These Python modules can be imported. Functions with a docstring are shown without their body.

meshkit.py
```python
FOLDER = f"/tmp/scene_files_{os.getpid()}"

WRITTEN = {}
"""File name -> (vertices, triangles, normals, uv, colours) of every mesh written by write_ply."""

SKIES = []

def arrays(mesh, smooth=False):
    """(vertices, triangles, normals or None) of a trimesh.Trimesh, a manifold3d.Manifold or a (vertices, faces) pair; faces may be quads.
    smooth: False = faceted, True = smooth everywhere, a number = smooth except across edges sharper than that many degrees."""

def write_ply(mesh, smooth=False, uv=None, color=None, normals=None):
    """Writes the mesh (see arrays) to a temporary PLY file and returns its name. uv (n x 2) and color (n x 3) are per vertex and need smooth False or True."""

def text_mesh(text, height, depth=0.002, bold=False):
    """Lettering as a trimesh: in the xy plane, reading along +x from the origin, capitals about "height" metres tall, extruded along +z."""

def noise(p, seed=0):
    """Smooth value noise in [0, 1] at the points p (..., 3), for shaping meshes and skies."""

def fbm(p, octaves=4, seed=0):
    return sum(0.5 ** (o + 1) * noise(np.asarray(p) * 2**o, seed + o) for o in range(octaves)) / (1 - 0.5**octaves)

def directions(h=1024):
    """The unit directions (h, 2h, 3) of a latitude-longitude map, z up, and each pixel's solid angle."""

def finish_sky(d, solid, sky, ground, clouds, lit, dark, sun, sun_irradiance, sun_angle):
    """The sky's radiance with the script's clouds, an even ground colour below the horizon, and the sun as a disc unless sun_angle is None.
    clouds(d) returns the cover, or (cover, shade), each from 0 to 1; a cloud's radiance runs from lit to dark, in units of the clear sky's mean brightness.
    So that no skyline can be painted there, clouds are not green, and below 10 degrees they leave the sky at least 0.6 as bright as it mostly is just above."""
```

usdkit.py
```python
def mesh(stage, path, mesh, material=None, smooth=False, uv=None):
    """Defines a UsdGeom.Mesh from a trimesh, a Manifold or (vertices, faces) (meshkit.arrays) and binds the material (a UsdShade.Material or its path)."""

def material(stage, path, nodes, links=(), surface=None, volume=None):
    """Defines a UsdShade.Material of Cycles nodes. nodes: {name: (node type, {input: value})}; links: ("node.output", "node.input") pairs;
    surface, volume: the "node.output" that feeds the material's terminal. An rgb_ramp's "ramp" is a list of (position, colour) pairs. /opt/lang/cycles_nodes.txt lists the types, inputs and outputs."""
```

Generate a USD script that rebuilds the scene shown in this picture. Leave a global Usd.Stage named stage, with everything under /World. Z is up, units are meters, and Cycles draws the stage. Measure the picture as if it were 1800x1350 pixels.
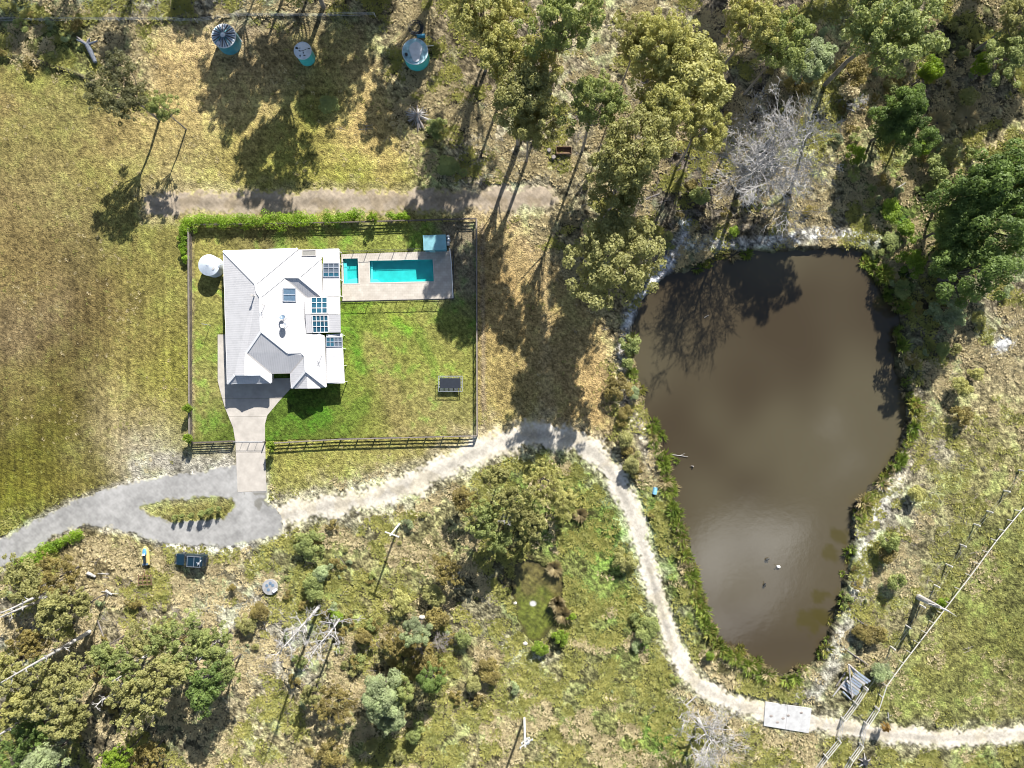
import math, numpy as np, trimesh, usdkit, meshkit
from pxr import Usd, UsdGeom, UsdLux, UsdShade, Gf, Sdf, Vt
from scipy import ndimage
from scipy.spatial import cKDTree
import shapely
from shapely.geometry import Polygon, LineString

stage = Usd.Stage.CreateInMemory()
UsdGeom.SetStageUpAxis(stage, 'Z')
UsdGeom.Xform.Define(stage, '/World')
UsdGeom.Scope.Define(stage, '/World/Looks')

# ---------------------------------------------------------------- camera, sky, sun, exposure
H = 108.9                       # height of the drone above the paddock
S = 1.5 * H / 1800.0            # metres of ground per pixel of the photograph
cam = UsdGeom.Camera.Define(stage, '/World/camera')
cam.AddTranslateOp().Set(Gf.Vec3d(0, 0, H))
cam.CreateFocalLengthAttr(24.0)
cam.CreateHorizontalApertureAttr(36.0)
cam.CreateVerticalApertureAttr(27.0)
cam.CreateClippingRangeAttr(Gf.Vec2f(0.5, 20000.0))
cam.CreateExposureAttr(1.37)

ELEV, AZ = math.radians(33.0), math.atan2(0.335, 0.942)
SUN = np.array([math.sin(AZ) * math.cos(ELEV), math.cos(AZ) * math.cos(ELEV), math.sin(ELEV)])
sky_mat = usdkit.material(stage, '/World/Looks/sky', {
    'tc': ('texture_coordinate', {}),
    'sky': ('sky_texture', {'sky_type': 'single_scattering', 'sun_disc': False, 'sun_elevation': ELEV, 'sun_rotation': AZ, 'aerosol_density': 1.0}),
    'map': ('mapping', {'scale': (1.0, 1.0, 1.6), 'location': (0.392, 1.32, -0.048)}),
    'n': ('noise_texture', {'scale': 2.3, 'detail': 5.0, 'roughness': 0.55, 'distortion': 0.3}),
    'r': ('map_range', {'range_type': 'smoothstep', 'from_min': 0.635, 'from_max': 0.735, 'to_min': 0.0, 'to_max': 1.0, 'clamp': True}),
    'mix': ('mix_color', {'b': (46.0, 46.0, 46.0), 'use_clamp': False}),
    'bg': ('background_shader', {'strength': 0.06}),
}, [('tc.generated', 'map.vector'), ('map.vector', 'n.vector'), ('n.fac', 'r.value'), ('r.result', 'mix.fac'), ('sky.color', 'mix.a'),
    ('mix.result', 'bg.color')], surface='bg.background')
dome = UsdLux.DomeLight.Define(stage, '/World/sky')
UsdShade.MaterialBindingAPI.Apply(dome.GetPrim()).Bind(sky_mat)
dome.GetPrim().SetCustomDataByKey('kind', 'structure')
sun = UsdLux.DistantLight.Define(stage, '/World/sun')
sun.CreateIntensityAttr(1.25); sun.CreateAngleAttr(0.53); sun.CreateColorAttr(Gf.Vec3f(1.0, 0.97, 0.92))
sun.GetPrim().CreateAttribute('inputs:normalize', Sdf.ValueTypeNames.Bool).Set(True)
sun.AddRotateZOp().Set(-math.degrees(AZ)); sun.AddRotateXOp().Set(-(90 - math.degrees(ELEV)))

# ---------------------------------------------------------------- helpers
K = 1.9
def lin(c, k=K):
    c = np.asarray(c, float) / 255.0
    return np.where(c <= 0.04045, c / 12.92, ((c + 0.055) / 1.055) ** 2.4) / k
def P(u, v, z=0.0):
    """the point of the place at height z that the lens sees at (u, v) of the photograph"""
    k = S * (1 - z / H)
    return np.array([(u - 900) * k, (675 - v) * k, z])
def px(x, y):
    return 900 + np.asarray(x) / S, 675 - np.asarray(y) / S

used = {}
def numbered(parent, name):
    n = used.get((parent, name), 0); used[(parent, name)] = n + 1
    return f'{parent}/{name}' if n == 0 else f'{parent}/{name}_{n:03d}'
def tag(prim, label=None, cat=None, group=None, kind=None):
    for k, val in (('label', label), ('category', cat), ('group', group), ('kind', kind)):
        if val: prim.SetCustomDataByKey(k, val)
    return prim
def path_of(p): return '/World' if p is None else (p if isinstance(p, str) else str(p.GetPath()))
def thing(name, label, cat, loc=(0, 0, 0), rz=0.0, group=None, scale=None, rx=0.0, ry=0.0):
    x = UsdGeom.Xform.Define(stage, numbered('/World', name))
    x.AddTranslateOp().Set(Gf.Vec3d(*map(float, loc)))
    x.AddRotateZOp().Set(float(rz))
    if rx: x.AddRotateXOp().Set(float(rx))
    if ry: x.AddRotateYOp().Set(float(ry))
    if scale is not None: x.AddScaleOp().Set(Gf.Vec3f(*map(float, scale)))
    return tag(x.GetPrim(), label, cat, group)
def raw_mesh(path, v, f, mat, normals=None, tint=None):
    m = UsdGeom.Mesh.Define(stage, path)
    f = np.asarray(f)
    m.CreatePointsAttr(Vt.Vec3fArray.FromNumpy(np.ascontiguousarray(v, np.float32)))
    m.CreateFaceVertexCountsAttr(Vt.IntArray.FromNumpy(np.full(len(f), f.shape[1], np.int32)))
    m.CreateFaceVertexIndicesAttr(Vt.IntArray.FromNumpy(np.ascontiguousarray(f.ravel(), np.int32)))
    m.CreateSubdivisionSchemeAttr('none')
    if normals is not None:
        m.CreateNormalsAttr(Vt.Vec3fArray.FromNumpy(np.ascontiguousarray(normals, np.float32))); m.SetNormalsInterpolation('vertex')
    if tint is not None:
        UsdGeom.PrimvarsAPI(m).CreatePrimvar('tint', Sdf.ValueTypeNames.Color3fArray, 'vertex').Set(Vt.Vec3fArray.FromNumpy(np.ascontiguousarray(tint, np.float32)))
    UsdShade.MaterialBindingAPI.Apply(m.GetPrim()).Bind(mat)
    return m.GetPrim()
class MB:
    def __init__(self): self.v, self.f, self.n = [], [], 0
    def add(self, v, f):
        v = np.asarray(v, float); f = np.asarray(f, int)
        if f.shape[1] == 4: f = np.vstack([f[:, [0, 1, 2]], f[:, [0, 2, 3]]])
        self.v.append(v); self.f.append(f + self.n); self.n += len(v); return self
    def tm(self, m): return self.add(m.vertices, m.faces)
    def box(self, c, size, rz=0.0, taper=1.0):
        sx, sy, sz = np.asarray(size, float) / 2
        b = np.array([[-sx, -sy, -sz], [sx, -sy, -sz], [sx, sy, -sz], [-sx, sy, -sz], [-sx * taper, -sy * taper, sz], [sx * taper, -sy * taper, sz], [sx * taper, sy * taper, sz], [-sx * taper, sy * taper, sz]])
        a = math.radians(rz); R = np.array([[math.cos(a), -math.sin(a), 0], [math.sin(a), math.cos(a), 0], [0, 0, 1]])
        return self.add(b @ R.T + np.asarray(c, float), BOXF)
    def beam(self, a, b, w, h):
        a, b = np.asarray(a, float), np.asarray(b, float); d = b - a; d = d / np.linalg.norm(d)
        side = np.cross(d, [0, 0, 1.0]); side = side / np.linalg.norm(side) if np.linalg.norm(side) > 1e-6 else np.array([1.0, 0, 0])
        up = np.cross(side, d); s_, u_ = side * w / 2, up * h / 2
        v = [a - s_ - u_, a + s_ - u_, a + s_ + u_, a - s_ + u_, b - s_ - u_, b + s_ - u_, b + s_ + u_, b - s_ + u_]
        return self.add(v, [[3, 2, 1, 0], [4, 5, 6, 7], [0, 1, 5, 4], [1, 2, 6, 5], [2, 3, 7, 6], [3, 0, 4, 7]])
    def tubes(self, segs, n=5):
        segs = np.asarray(segs, float).reshape(-1, 8)
        a, b, ra, rb = segs[:, :3], segs[:, 3:6], segs[:, 6], segs[:, 7]
        d = b - a; d /= np.maximum(np.linalg.norm(d, axis=1, keepdims=True), 1e-9)
        ref = np.where(np.abs(d[:, 2:3]) > 0.9, [[1.0, 0, 0]], [[0, 0, 1.0]])
        x = np.cross(d, ref); x /= np.linalg.norm(x, axis=1, keepdims=True); y = np.cross(d, x)
        t = np.arange(n) / n * 2 * np.pi
        ring = x[:, None] * np.cos(t)[None, :, None] + y[:, None] * np.sin(t)[None, :, None]
        v = np.concatenate([a[:, None] + ring * ra[:, None, None], b[:, None] + ring * rb[:, None, None]], 1)
        i = np.arange(n); j = (i + 1) % n
        q = np.stack([i, i + n, j + n, j], 1)
        f = (q[None] + (np.arange(len(segs)) * 2 * n)[:, None, None]).reshape(-1, 4)
        m = len(segs); cap = np.array([[0, k, k + 1] for k in range(1, n - 1)])
        caps = np.concatenate([(cap[None] + (np.arange(m) * 2 * n)[:, None, None]), (cap[None][:, :, ::-1] + n + (np.arange(m) * 2 * n)[:, None, None])], 1).reshape(-1, 3)
        f3 = np.vstack([f[:, [0, 1, 2]], f[:, [0, 2, 3]], caps])
        return self.add(v.reshape(-1, 3), f3)
    def tube(self, a, b, r, r2=None, n=8): return self.tubes([[*a, *b, r, r if r2 is None else r2]], n)
    def pipe(self, pts, r, n=6):
        return self.tubes([[*pts[i], *pts[i + 1], r, r] for i in range(len(pts) - 1)], n)
    def lathe(self, prof, c=(0, 0, 0), n=32):
        prof = np.asarray(prof, float); t = np.arange(n) / n * 2 * np.pi; m = len(prof)
        v = np.stack([prof[:, None, 0] * np.cos(t), prof[:, None, 0] * np.sin(t), np.repeat(prof[:, 1:2], n, 1)], -1).reshape(-1, 3) + np.asarray(c, float)
        i = np.arange(n); j = (i + 1) % n
        f = np.vstack([np.stack([k * n + i, k * n + j, (k + 1) * n + j, (k + 1) * n + i], 1) for k in range(m - 1)])
        return self.add(v, f)
    def prism(self, poly, z0, z1):
        if not isinstance(poly, (Polygon,)): poly = Polygon(poly)
        m = trimesh.creation.extrude_polygon(poly, z1 - z0, engine='earcut'); m.apply_translation([0, 0, z0]); return self.tm(m)
    def slab(self, pts, th=0.05):
        """a roof sheet: the polygon pts (3-D, nearly flat) with thickness th downwards"""
        p = np.asarray(pts, float); n = len(p)
        tri = trimesh.creation.triangulate_polygon(Polygon(p[:, :2]), engine='earcut')
        tv, tf = tri
        kd = cKDTree(p[:, :2]); idx = kd.query(tv)[1]; tf = idx[tf]
        a = p[tf]; up = np.cross(a[:, 1] - a[:, 0], a[:, 2] - a[:, 0])[:, 2] > 0
        tf = np.where(up[:, None], tf, tf[:, ::-1])
        v = np.vstack([p, p - [0, 0, th]]); i = np.arange(n); j = (i + 1) % n
        f = np.vstack([tf, tf[:, ::-1] + n, np.stack([i, i + n, j + n], 1), np.stack([i, j + n, j], 1)])
        return self.add(v, f)
    def get(self): return np.vstack(self.v), np.vstack(self.f)
BOXF = [[3, 2, 1, 0], [4, 5, 6, 7], [0, 1, 5, 4], [1, 2, 6, 5], [2, 3, 7, 6], [3, 0, 4, 7]]
def obj(name, mb, mat, parent=None, smooth=False, label=None, cat=None, group=None, kind=None):
    p = usdkit.mesh(stage, numbered(path_of(parent), name), mb.get() if isinstance(mb, MB) else mb, mat, smooth=smooth)
    return tag(p.GetPrim(), label, cat, group, kind)

# ---------------------------------------------------------------- materials
def mat(name, c, rough=0.7, metal=0.0, vary=0.15, scale=3.0, bump=0.0, bscale=12.0, spec=0.5):
    c = np.asarray(c, float)
    return usdkit.material(stage, '/World/Looks/' + name, {
        'g': ('geometry', {}), 'n': ('noise_texture', {'scale': scale, 'detail': 5.0, 'roughness': 0.6}),
        'r': ('rgb_ramp', {'ramp': [(0.25, tuple(c * (1 - vary))), (0.75, tuple(np.minimum(c * (1 + vary), 0.95)))]}),
        'n2': ('noise_texture', {'scale': bscale, 'detail': 3.0}), 'b': ('bump', {'strength': bump, 'distance': 0.05}),
        'p': ('principled_bsdf', {'roughness': rough, 'metallic': metal, 'specular_ior_level': spec})},
        [('g.position', 'n.vector'), ('n.fac', 'r.fac'), ('r.color', 'p.base_color'), ('g.position', 'n2.vector'), ('n2.fac', 'b.height')] + ([('b.normal', 'p.normal')] if bump else []), surface='p.BSDF')
def tintmat(name, rough=0.95, amp=0.35, s1=1.6, s2=9.0, bump=0.6, dist=0.12, spec=0.1):
    return usdkit.material(stage, '/World/Looks/' + name, {
        'a': ('attribute', {'attribute': 'tint'}), 'g': ('geometry', {}),
        'n1': ('noise_texture', {'scale': s1, 'detail': 4.0, 'roughness': 0.65}), 'n2': ('noise_texture', {'scale': s2, 'detail': 3.0, 'roughness': 0.7}),
        'add': ('math', {'math_type': 'add'}), 'mr': ('map_range', {'from_min': 0.7, 'from_max': 1.3, 'to_min': 1 - amp, 'to_max': 1 + amp, 'clamp': False}),
        'm': ('mix_color', {'blend_type': 'multiply', 'fac': 1.0, 'use_clamp': False}), 'comb': ('combine_xyz', {}),
        'b': ('bump', {'strength': bump, 'distance': dist}), 'p': ('principled_bsdf', {'roughness': rough, 'specular_ior_level': spec})},
        [('g.position', 'n1.vector'), ('g.position', 'n2.vector'), ('n1.fac', 'add.value1'), ('n2.fac', 'add.value2'), ('add.value', 'mr.value'),
         ('mr.result', 'comb.x'), ('mr.result', 'comb.y'), ('mr.result', 'comb.z'), ('a.color', 'm.a'), ('comb.vector', 'm.b'), ('m.result', 'p.base_color'),
         ('add.value', 'b.height'), ('b.normal', 'p.normal')], surface='p.BSDF')
def leafmat(name, dark, mid, light, trans=0.45, gain=2.4):
    dark, mid, light = (tuple(min(x * gain, 0.75) for x in c) for c in (dark, mid, light))
    return usdkit.material(stage, '/World/Looks/' + name, {
        'g': ('geometry', {}), 'oi': ('object_info', {}),
        'n': ('noise_texture', {'scale': 0.45, 'detail': 2.0}),
        'h': ('math', {'math_type': 'multiply_add', 'value2': 0.55, 'value3': 0.0}),
        'h2': ('math', {'math_type': 'multiply_add', 'value2': 0.75}),
        'r': ('rgb_ramp', {'ramp': [(0.2, dark), (0.5, mid), (0.85, light)]}),
        'd': ('principled_bsdf', {'roughness': 0.55, 'specular_ior_level': 0.25}), 't': ('translucent_bsdf', {}),
        'hs': ('hsv', {'saturation': 1.1, 'value': 1.1}), 'mx': ('mix_closure', {'fac': trans})},
        [('g.position', 'n.vector'), ('g.random_per_island', 'h.value1'), ('n.fac', 'h2.value1'), ('h.value', 'h2.value3'), ('h2.value', 'r.fac'), ('r.color', 'd.base_color'),
         ('r.color', 'hs.color'), ('hs.color', 't.color'), ('d.BSDF', 'mx.closure1'), ('t.BSDF', 'mx.closure2')], surface='mx.closure')
def pane(name, tint, refl=0.05, rough=0.02):
    return usdkit.material(stage, '/World/Looks/' + name, {
        't': ('transparent_bsdf', {'color': tint}), 'g': ('glossy_bsdf', {'color': (1, 1, 1), 'roughness': rough}), 'm': ('mix_closure', {'fac': refl})},
        [('t.BSDF', 'm.closure1'), ('g.BSDF', 'm.closure2')], surface='m.closure')
def roofmat(name, c, axis, rough=0.45):
    return usdkit.material(stage, '/World/Looks/' + name, {
        'g': ('geometry', {}), 'w': ('wave_texture', {'wave_type': 'bands', 'bands_direction': axis, 'scale': 0.9, 'distortion': 0.25, 'detail': 2.0, 'detail_scale': 2.0}),
        'n': ('noise_texture', {'scale': 0.8, 'detail': 6.0, 'roughness': 0.65}), 'ws': ('math', {'math_type': 'multiply', 'value2': 0.2}),
        'ad': ('math', {'math_type': 'add'}),
        'r': ('rgb_ramp', {'ramp': [(0.3, tuple(np.array(c) * 0.84)), (0.62, tuple(c)), (0.95, tuple(np.minimum(np.array(c) * 1.05, 0.9)))]}),
        'b': ('bump', {'strength': 0.2, 'distance': 0.03}), 'p': ('principled_bsdf', {'roughness': rough, 'specular_ior_level': 0.4})},
        [('g.position', 'w.vector'), ('g.position', 'n.vector'), ('w.fac', 'ws.value1'), ('ws.value', 'ad.value1'), ('n.fac', 'ad.value2'), ('ad.value', 'r.fac'), ('r.color', 'p.base_color'),
         ('w.fac', 'b.height'), ('b.normal', 'p.normal')], surface='p.BSDF')
M = {}
M['ground'] = tintmat('ground', amp=0.75, s1=1.9, s2=5.0, bump=1.0, dist=0.25)
M['mown'] = tintmat('mown_grass', amp=0.6, s1=2.2, s2=5.5, bump=0.9, dist=0.16)
M['gravel'] = tintmat('gravel', amp=0.2, s1=2.0, s2=14, bump=0.35, dist=0.06)
M['bitumen'] = tintmat('bitumen', amp=0.10, s1=0.7, s2=14, bump=0.15, dist=0.03)
M['concrete'] = mat('concrete', (0.33, 0.30, 0.262), 0.85, vary=0.2, scale=0.7, bump=0.1)
M['concrete_dark'] = mat('concrete_dark', (0.24, 0.235, 0.23), 0.9, vary=0.25, scale=2.2, bump=0.3)
M['bridge'] = mat('bridge_concrete', (0.36, 0.355, 0.345), 0.85, vary=0.2, scale=1.2, bump=0.2)
M['paver'] = usdkit.material(stage, '/World/Looks/travertine', {
    'g': ('geometry', {}), 'br': ('brick_texture', {'color1': (0.43, 0.39, 0.335), 'color2': (0.38, 0.345, 0.295), 'mortar': (0.31, 0.28, 0.24), 'scale': 1.0, 'brick_width': 0.6, 'row_height': 0.4, 'mortar_size': 0.012}),
    'n': ('noise_texture', {'scale': 0.9, 'detail': 5.0}), 'r': ('rgb_ramp', {'ramp': [(0.3, (0.8, 0.78, 0.76)), (0.7, (1, 1, 1))]}), 'm': ('mix_color', {'blend_type': 'multiply', 'fac': 1.0}),
    'p': ('principled_bsdf', {'roughness': 0.75})}, [('g.position', 'br.vector'), ('g.position', 'n.vector'), ('n.fac', 'r.fac'), ('br.color', 'm.a'), ('r.color', 'm.b'), ('m.result', 'p.base_color')], surface='p.BSDF')
M['roof_x'] = roofmat('roof_sheet_across', (0.42, 0.41, 0.41), 'y')
M['roof_y'] = roofmat('roof_sheet_along', (0.42, 0.41, 0.41), 'x')
M['cap'] = mat('roof_trim', (0.58, 0.57, 0.56), 0.5, vary=0.06)
M['gutter'] = mat('gutter_metal', (0.35, 0.33, 0.31), 0.5, vary=0.05)
M['wall'] = mat('wall_render', (0.50, 0.46, 0.40), 0.85, vary=0.06)
M['door'] = mat('garage_door_metal', (0.42, 0.42, 0.42), 0.5, vary=0.05)
M['glass_blue'] = mat('roof_glazing', (0.02, 0.075, 0.11), 0.12, vary=0.35, scale=1.5, spec=0.8)
M['grey_glazing'] = mat('dull_glazing', (0.075, 0.095, 0.12), 0.3, vary=0.3, scale=1.2)
M['white'] = mat('white_paint', (0.70, 0.69, 0.67), 0.5, vary=0.08)
M['steel'] = mat('galvanised_steel', (0.45, 0.47, 0.5), 0.4, metal=0.6, vary=0.15)
M['blue_grey'] = mat('blue_grey_metal', (0.10, 0.15, 0.21), 0.45, vary=0.1)
M['tank_wall'] = mat('tank_wall_blue', (0.035, 0.16, 0.20), 0.45, vary=0.25, scale=1.5)
M['tank_green'] = mat('tank_wall_aqua', (0.04, 0.30, 0.29), 0.45, vary=0.2, scale=1.5)
M['tank_teal'] = mat('tank_top_weathered', (0.24, 0.40, 0.44), 0.5, vary=0.6, scale=1.3)
M['tank_top'] = mat('tank_top_pale', (0.50, 0.52, 0.54), 0.5, vary=0.15, scale=1.5)
M['tank_pale'] = mat('rain_tank_metal', (0.52, 0.56, 0.60), 0.35, metal=0.2, vary=0.12)
M['dark'] = mat('dark_gap', (0.02, 0.022, 0.025), 0.8)
M['rubber'] = mat('black_rubber', (0.018, 0.019, 0.022), 0.7, vary=0.2)
M['hose'] = mat('black_poly_pipe', (0.012, 0.016, 0.022), 0.4)
M['timber_dark'] = mat('dark_fence_timber', (0.075, 0.06, 0.05), 0.85, vary=0.35, scale=2.5)
M['timber_grey'] = mat('weathered_timber', (0.34, 0.32, 0.30), 0.9, vary=0.35, scale=4, bump=0.3)
M['timber_white'] = mat('white_fence_rail', (0.46, 0.44, 0.41), 0.75, vary=0.25, scale=3)
M['timber_blue'] = mat('grey_blue_board', (0.20, 0.23, 0.27), 0.8, vary=0.3, scale=3)
M['dead'] = mat('dead_wood', (0.30, 0.285, 0.27), 0.9, vary=0.45, scale=1.2)
M['dead_dark'] = mat('dead_wood_dark', (0.17, 0.15, 0.135), 0.9, vary=0.4, scale=1.5)
M['bark'] = mat('gum_bark', (0.16, 0.135, 0.11), 0.9, vary=0.5, scale=1.2)
M['bark_dark'] = mat('dark_bark', (0.07, 0.058, 0.048), 0.9, vary=0.4, scale=1.5)
M['log'] = mat('cut_log', (0.22, 0.19, 0.17), 0.9, vary=0.5, scale=2)
M['rust'] = mat('rusty_iron', (0.13, 0.075, 0.04), 0.85, vary=0.5, scale=4)
M['plaster'] = mat('pool_plaster', (0.07, 0.42, 0.40), 0.6, vary=0.15, scale=0.9)
M['plaster_pale'] = mat('pool_step_plaster', (0.34, 0.62, 0.64), 0.6, vary=0.08)
M['coping'] = mat('pool_coping', (0.40, 0.36, 0.315), 0.7, vary=0.08)
M['pool_water'] = pane('pool_water', (0.46, 0.90, 0.90), 0.03, 0.04)
M['glass'] = pane('fence_glass', (0.90, 0.94, 0.95))
M['shed'] = mat('pool_shed_roof', (0.16, 0.33, 0.36), 0.4, vary=0.2, scale=1)
M['car'] = usdkit.material(stage, '/World/Looks/car_paint', {'p': ('principled_bsdf', {'base_color': (0.005, 0.018, 0.030), 'roughness': 0.25, 'coat_weight': 0.8, 'coat_roughness': 0.08})}, [], surface='p.BSDF')
M['car_glass'] = mat('car_glass', (0.012, 0.02, 0.028), 0.06, spec=0.8)
M['chrome'] = mat('bright_metal', (0.6, 0.62, 0.65), 0.25, metal=0.8)
M['yellow'] = mat('yellow_gelcoat', (0.42, 0.33, 0.12), 0.4, vary=0.1)
M['ski_blue'] = mat('blue_cover', (0.06, 0.20, 0.33), 0.4, vary=0.25)
M['drum'] = mat('blue_drum', (0.03, 0.16, 0.26), 0.4)
M['drum_pale'] = mat('pale_blue_drum', (0.16, 0.36, 0.5), 0.4)
M['mat'] = mat('trampoline_mat', (0.010, 0.014, 0.022), 0.95, vary=0.2, scale=2)
M['grey_root'] = mat('dark_grey_root', (0.085, 0.095, 0.115), 0.85, vary=0.4, scale=3)
M['stone'] = mat('pale_stone', (0.40, 0.37, 0.33), 0.9, vary=0.2, scale=3)
M['bird_white'] = mat('white_feather', (0.75, 0.74, 0.7), 0.8)
M['bird_dark'] = mat('dark_feather', (0.03, 0.03, 0.028), 0.8)
L = {}
L['yellow'] = leafmat('gum_leaf_yellow', (0.12, 0.12, 0.04), (0.20, 0.19, 0.07), (0.275, 0.255, 0.115))
L['olive'] = leafmat('gum_leaf_olive', (0.092, 0.09, 0.034), (0.152, 0.148, 0.056), (0.23, 0.213, 0.09))
L['green'] = leafmat('gum_leaf_green', (0.072, 0.088, 0.03), (0.138, 0.152, 0.052), (0.21, 0.213, 0.082))
L['grey'] = leafmat('leaf_grey_green', (0.07, 0.08, 0.045), (0.15, 0.175, 0.085), (0.24, 0.27, 0.14))
L['dense'] = leafmat('leaf_dark_green', (0.026, 0.042, 0.012), (0.078, 0.108, 0.028), (0.155, 0.19, 0.055))
L['dusky'] = leafmat('gum_leaf_dusky', (0.04, 0.042, 0.02), (0.075, 0.073, 0.03), (0.13, 0.118, 0.05))
L['lime'] = leafmat('leaf_lime', (0.06, 0.09, 0.012), (0.13, 0.18, 0.02), (0.22, 0.27, 0.035), gain=2.0)
L['hedge'] = leafmat('hedge_leaf', (0.06, 0.10, 0.01), (0.13, 0.19, 0.018), (0.24, 0.29, 0.03), gain=2.1)
L['brown'] = leafmat('scrub_leaf_brown', (0.06, 0.048, 0.018), (0.13, 0.108, 0.035), (0.20, 0.17, 0.06))
L['straw'] = leafmat('dry_grass_blade', (0.17, 0.14, 0.078), (0.265, 0.225, 0.13), (0.355, 0.315, 0.20), 0.3, 2.0)
L['grass'] = leafmat('green_grass_blade', (0.10, 0.105, 0.028), (0.18, 0.17, 0.05), (0.28, 0.24, 0.085), 0.38, 2.1)
L['reed'] = leafmat('reed_blade', (0.06, 0.09, 0.018), (0.15, 0.18, 0.04), (0.32, 0.32, 0.11), 0.38, 2.0)
L['rust'] = leafmat('rusty_bush_leaf', (0.09, 0.055, 0.02), (0.17, 0.11, 0.03), (0.24, 0.18, 0.06))
# ---------------------------------------------------------------- maps of the ground (in pixels of the photograph at ground level, 2 px cells)
RU = np.arange(-240, 2041, 2.0); RV = np.arange(-240, 1591, 2.0)
GU, GV = np.meshgrid(RU, RV)
def samp(f, u, v, order=1):
    return ndimage.map_coordinates(f, [(np.asarray(v) + 240) / 2, (np.asarray(u) + 240) / 2], order=order, mode='nearest')
_tabs = {}
def vn(u, v, scale, seed, sv=None):
    """smooth noise about 0.5 (roughly 0..1) with features of 'scale' pixels"""
    if seed not in _tabs:
        _tabs[seed] = ndimage.zoom(np.random.default_rng(1000 + seed).random((256, 256)), 4, order=3, mode='grid-wrap', grid_mode=True)
    return ndimage.map_coordinates(_tabs[seed], [(np.asarray(v) / (sv or scale) + 17.3 * seed) * 4, (np.asarray(u) / scale + 5.1 * seed) * 4], order=1, mode='grid-wrap')
def fb(u, v, scale, seed, octv=3):
    return sum(0.5 ** k * vn(u, v, scale / 2.03 ** k, seed * 7 + k) for k in range(octv)) / (2 - 0.5 ** (octv - 1))
def inpoly(poly, u=GU, v=GV):
    poly = np.asarray(poly, float); r = np.zeros(np.shape(u), bool)
    for (x0, y0), (x1, y1) in zip(poly, np.roll(poly, -1, 0)):
        if y0 == y1: continue
        c = ((y0 > v) != (y1 > v)) & (u < (x1 - x0) * (v - y0) / (y1 - y0) + x0)
        r ^= c
    return r
def linedist(pts, u=GU, v=GV):
    d = np.full(np.shape(u), 1e9); 
    for (x0, y0), (x1, y1) in zip(pts[:-1], pts[1:]):
        L2 = (x1 - x0) ** 2 + (y1 - y0) ** 2
        t = np.clip(((u - x0) * (x1 - x0) + (v - y0) * (y1 - y0)) / L2, 0, 1)
        d = np.minimum(d, np.hypot(u - x0 - t * (x1 - x0), v - y0 - t * (y1 - y0)))
    return d
def smooth(pts, closed=False, n=8):
    """Catmull-Rom through the points"""
    p = np.asarray(pts, float); out = []; m = len(p)
    for i in range(m if closed else m - 1):
        a, b, c, d = (p[(i + k) % m] if closed else p[min(max(i + k, 0), m - 1)] for k in (-1, 0, 1, 2))
        for t in np.arange(n) / n:
            out.append(0.5 * (2 * b + (c - a) * t + (2 * a - 5 * b + 4 * c - d) * t * t + (3 * b - a - 3 * c + d) * t ** 3))
    if not closed: out.append(p[-1])
    return np.array(out)
def sdf(mask):
    """signed distance in px, positive inside"""
    return (ndimage.distance_transform_edt(mask) - ndimage.distance_transform_edt(~mask)) * 2.0
sstep = lambda x, a, b: (lambda t: t * t * (3 - 2 * t))(np.clip((x - a) / (b - a), 0, 1))

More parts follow.
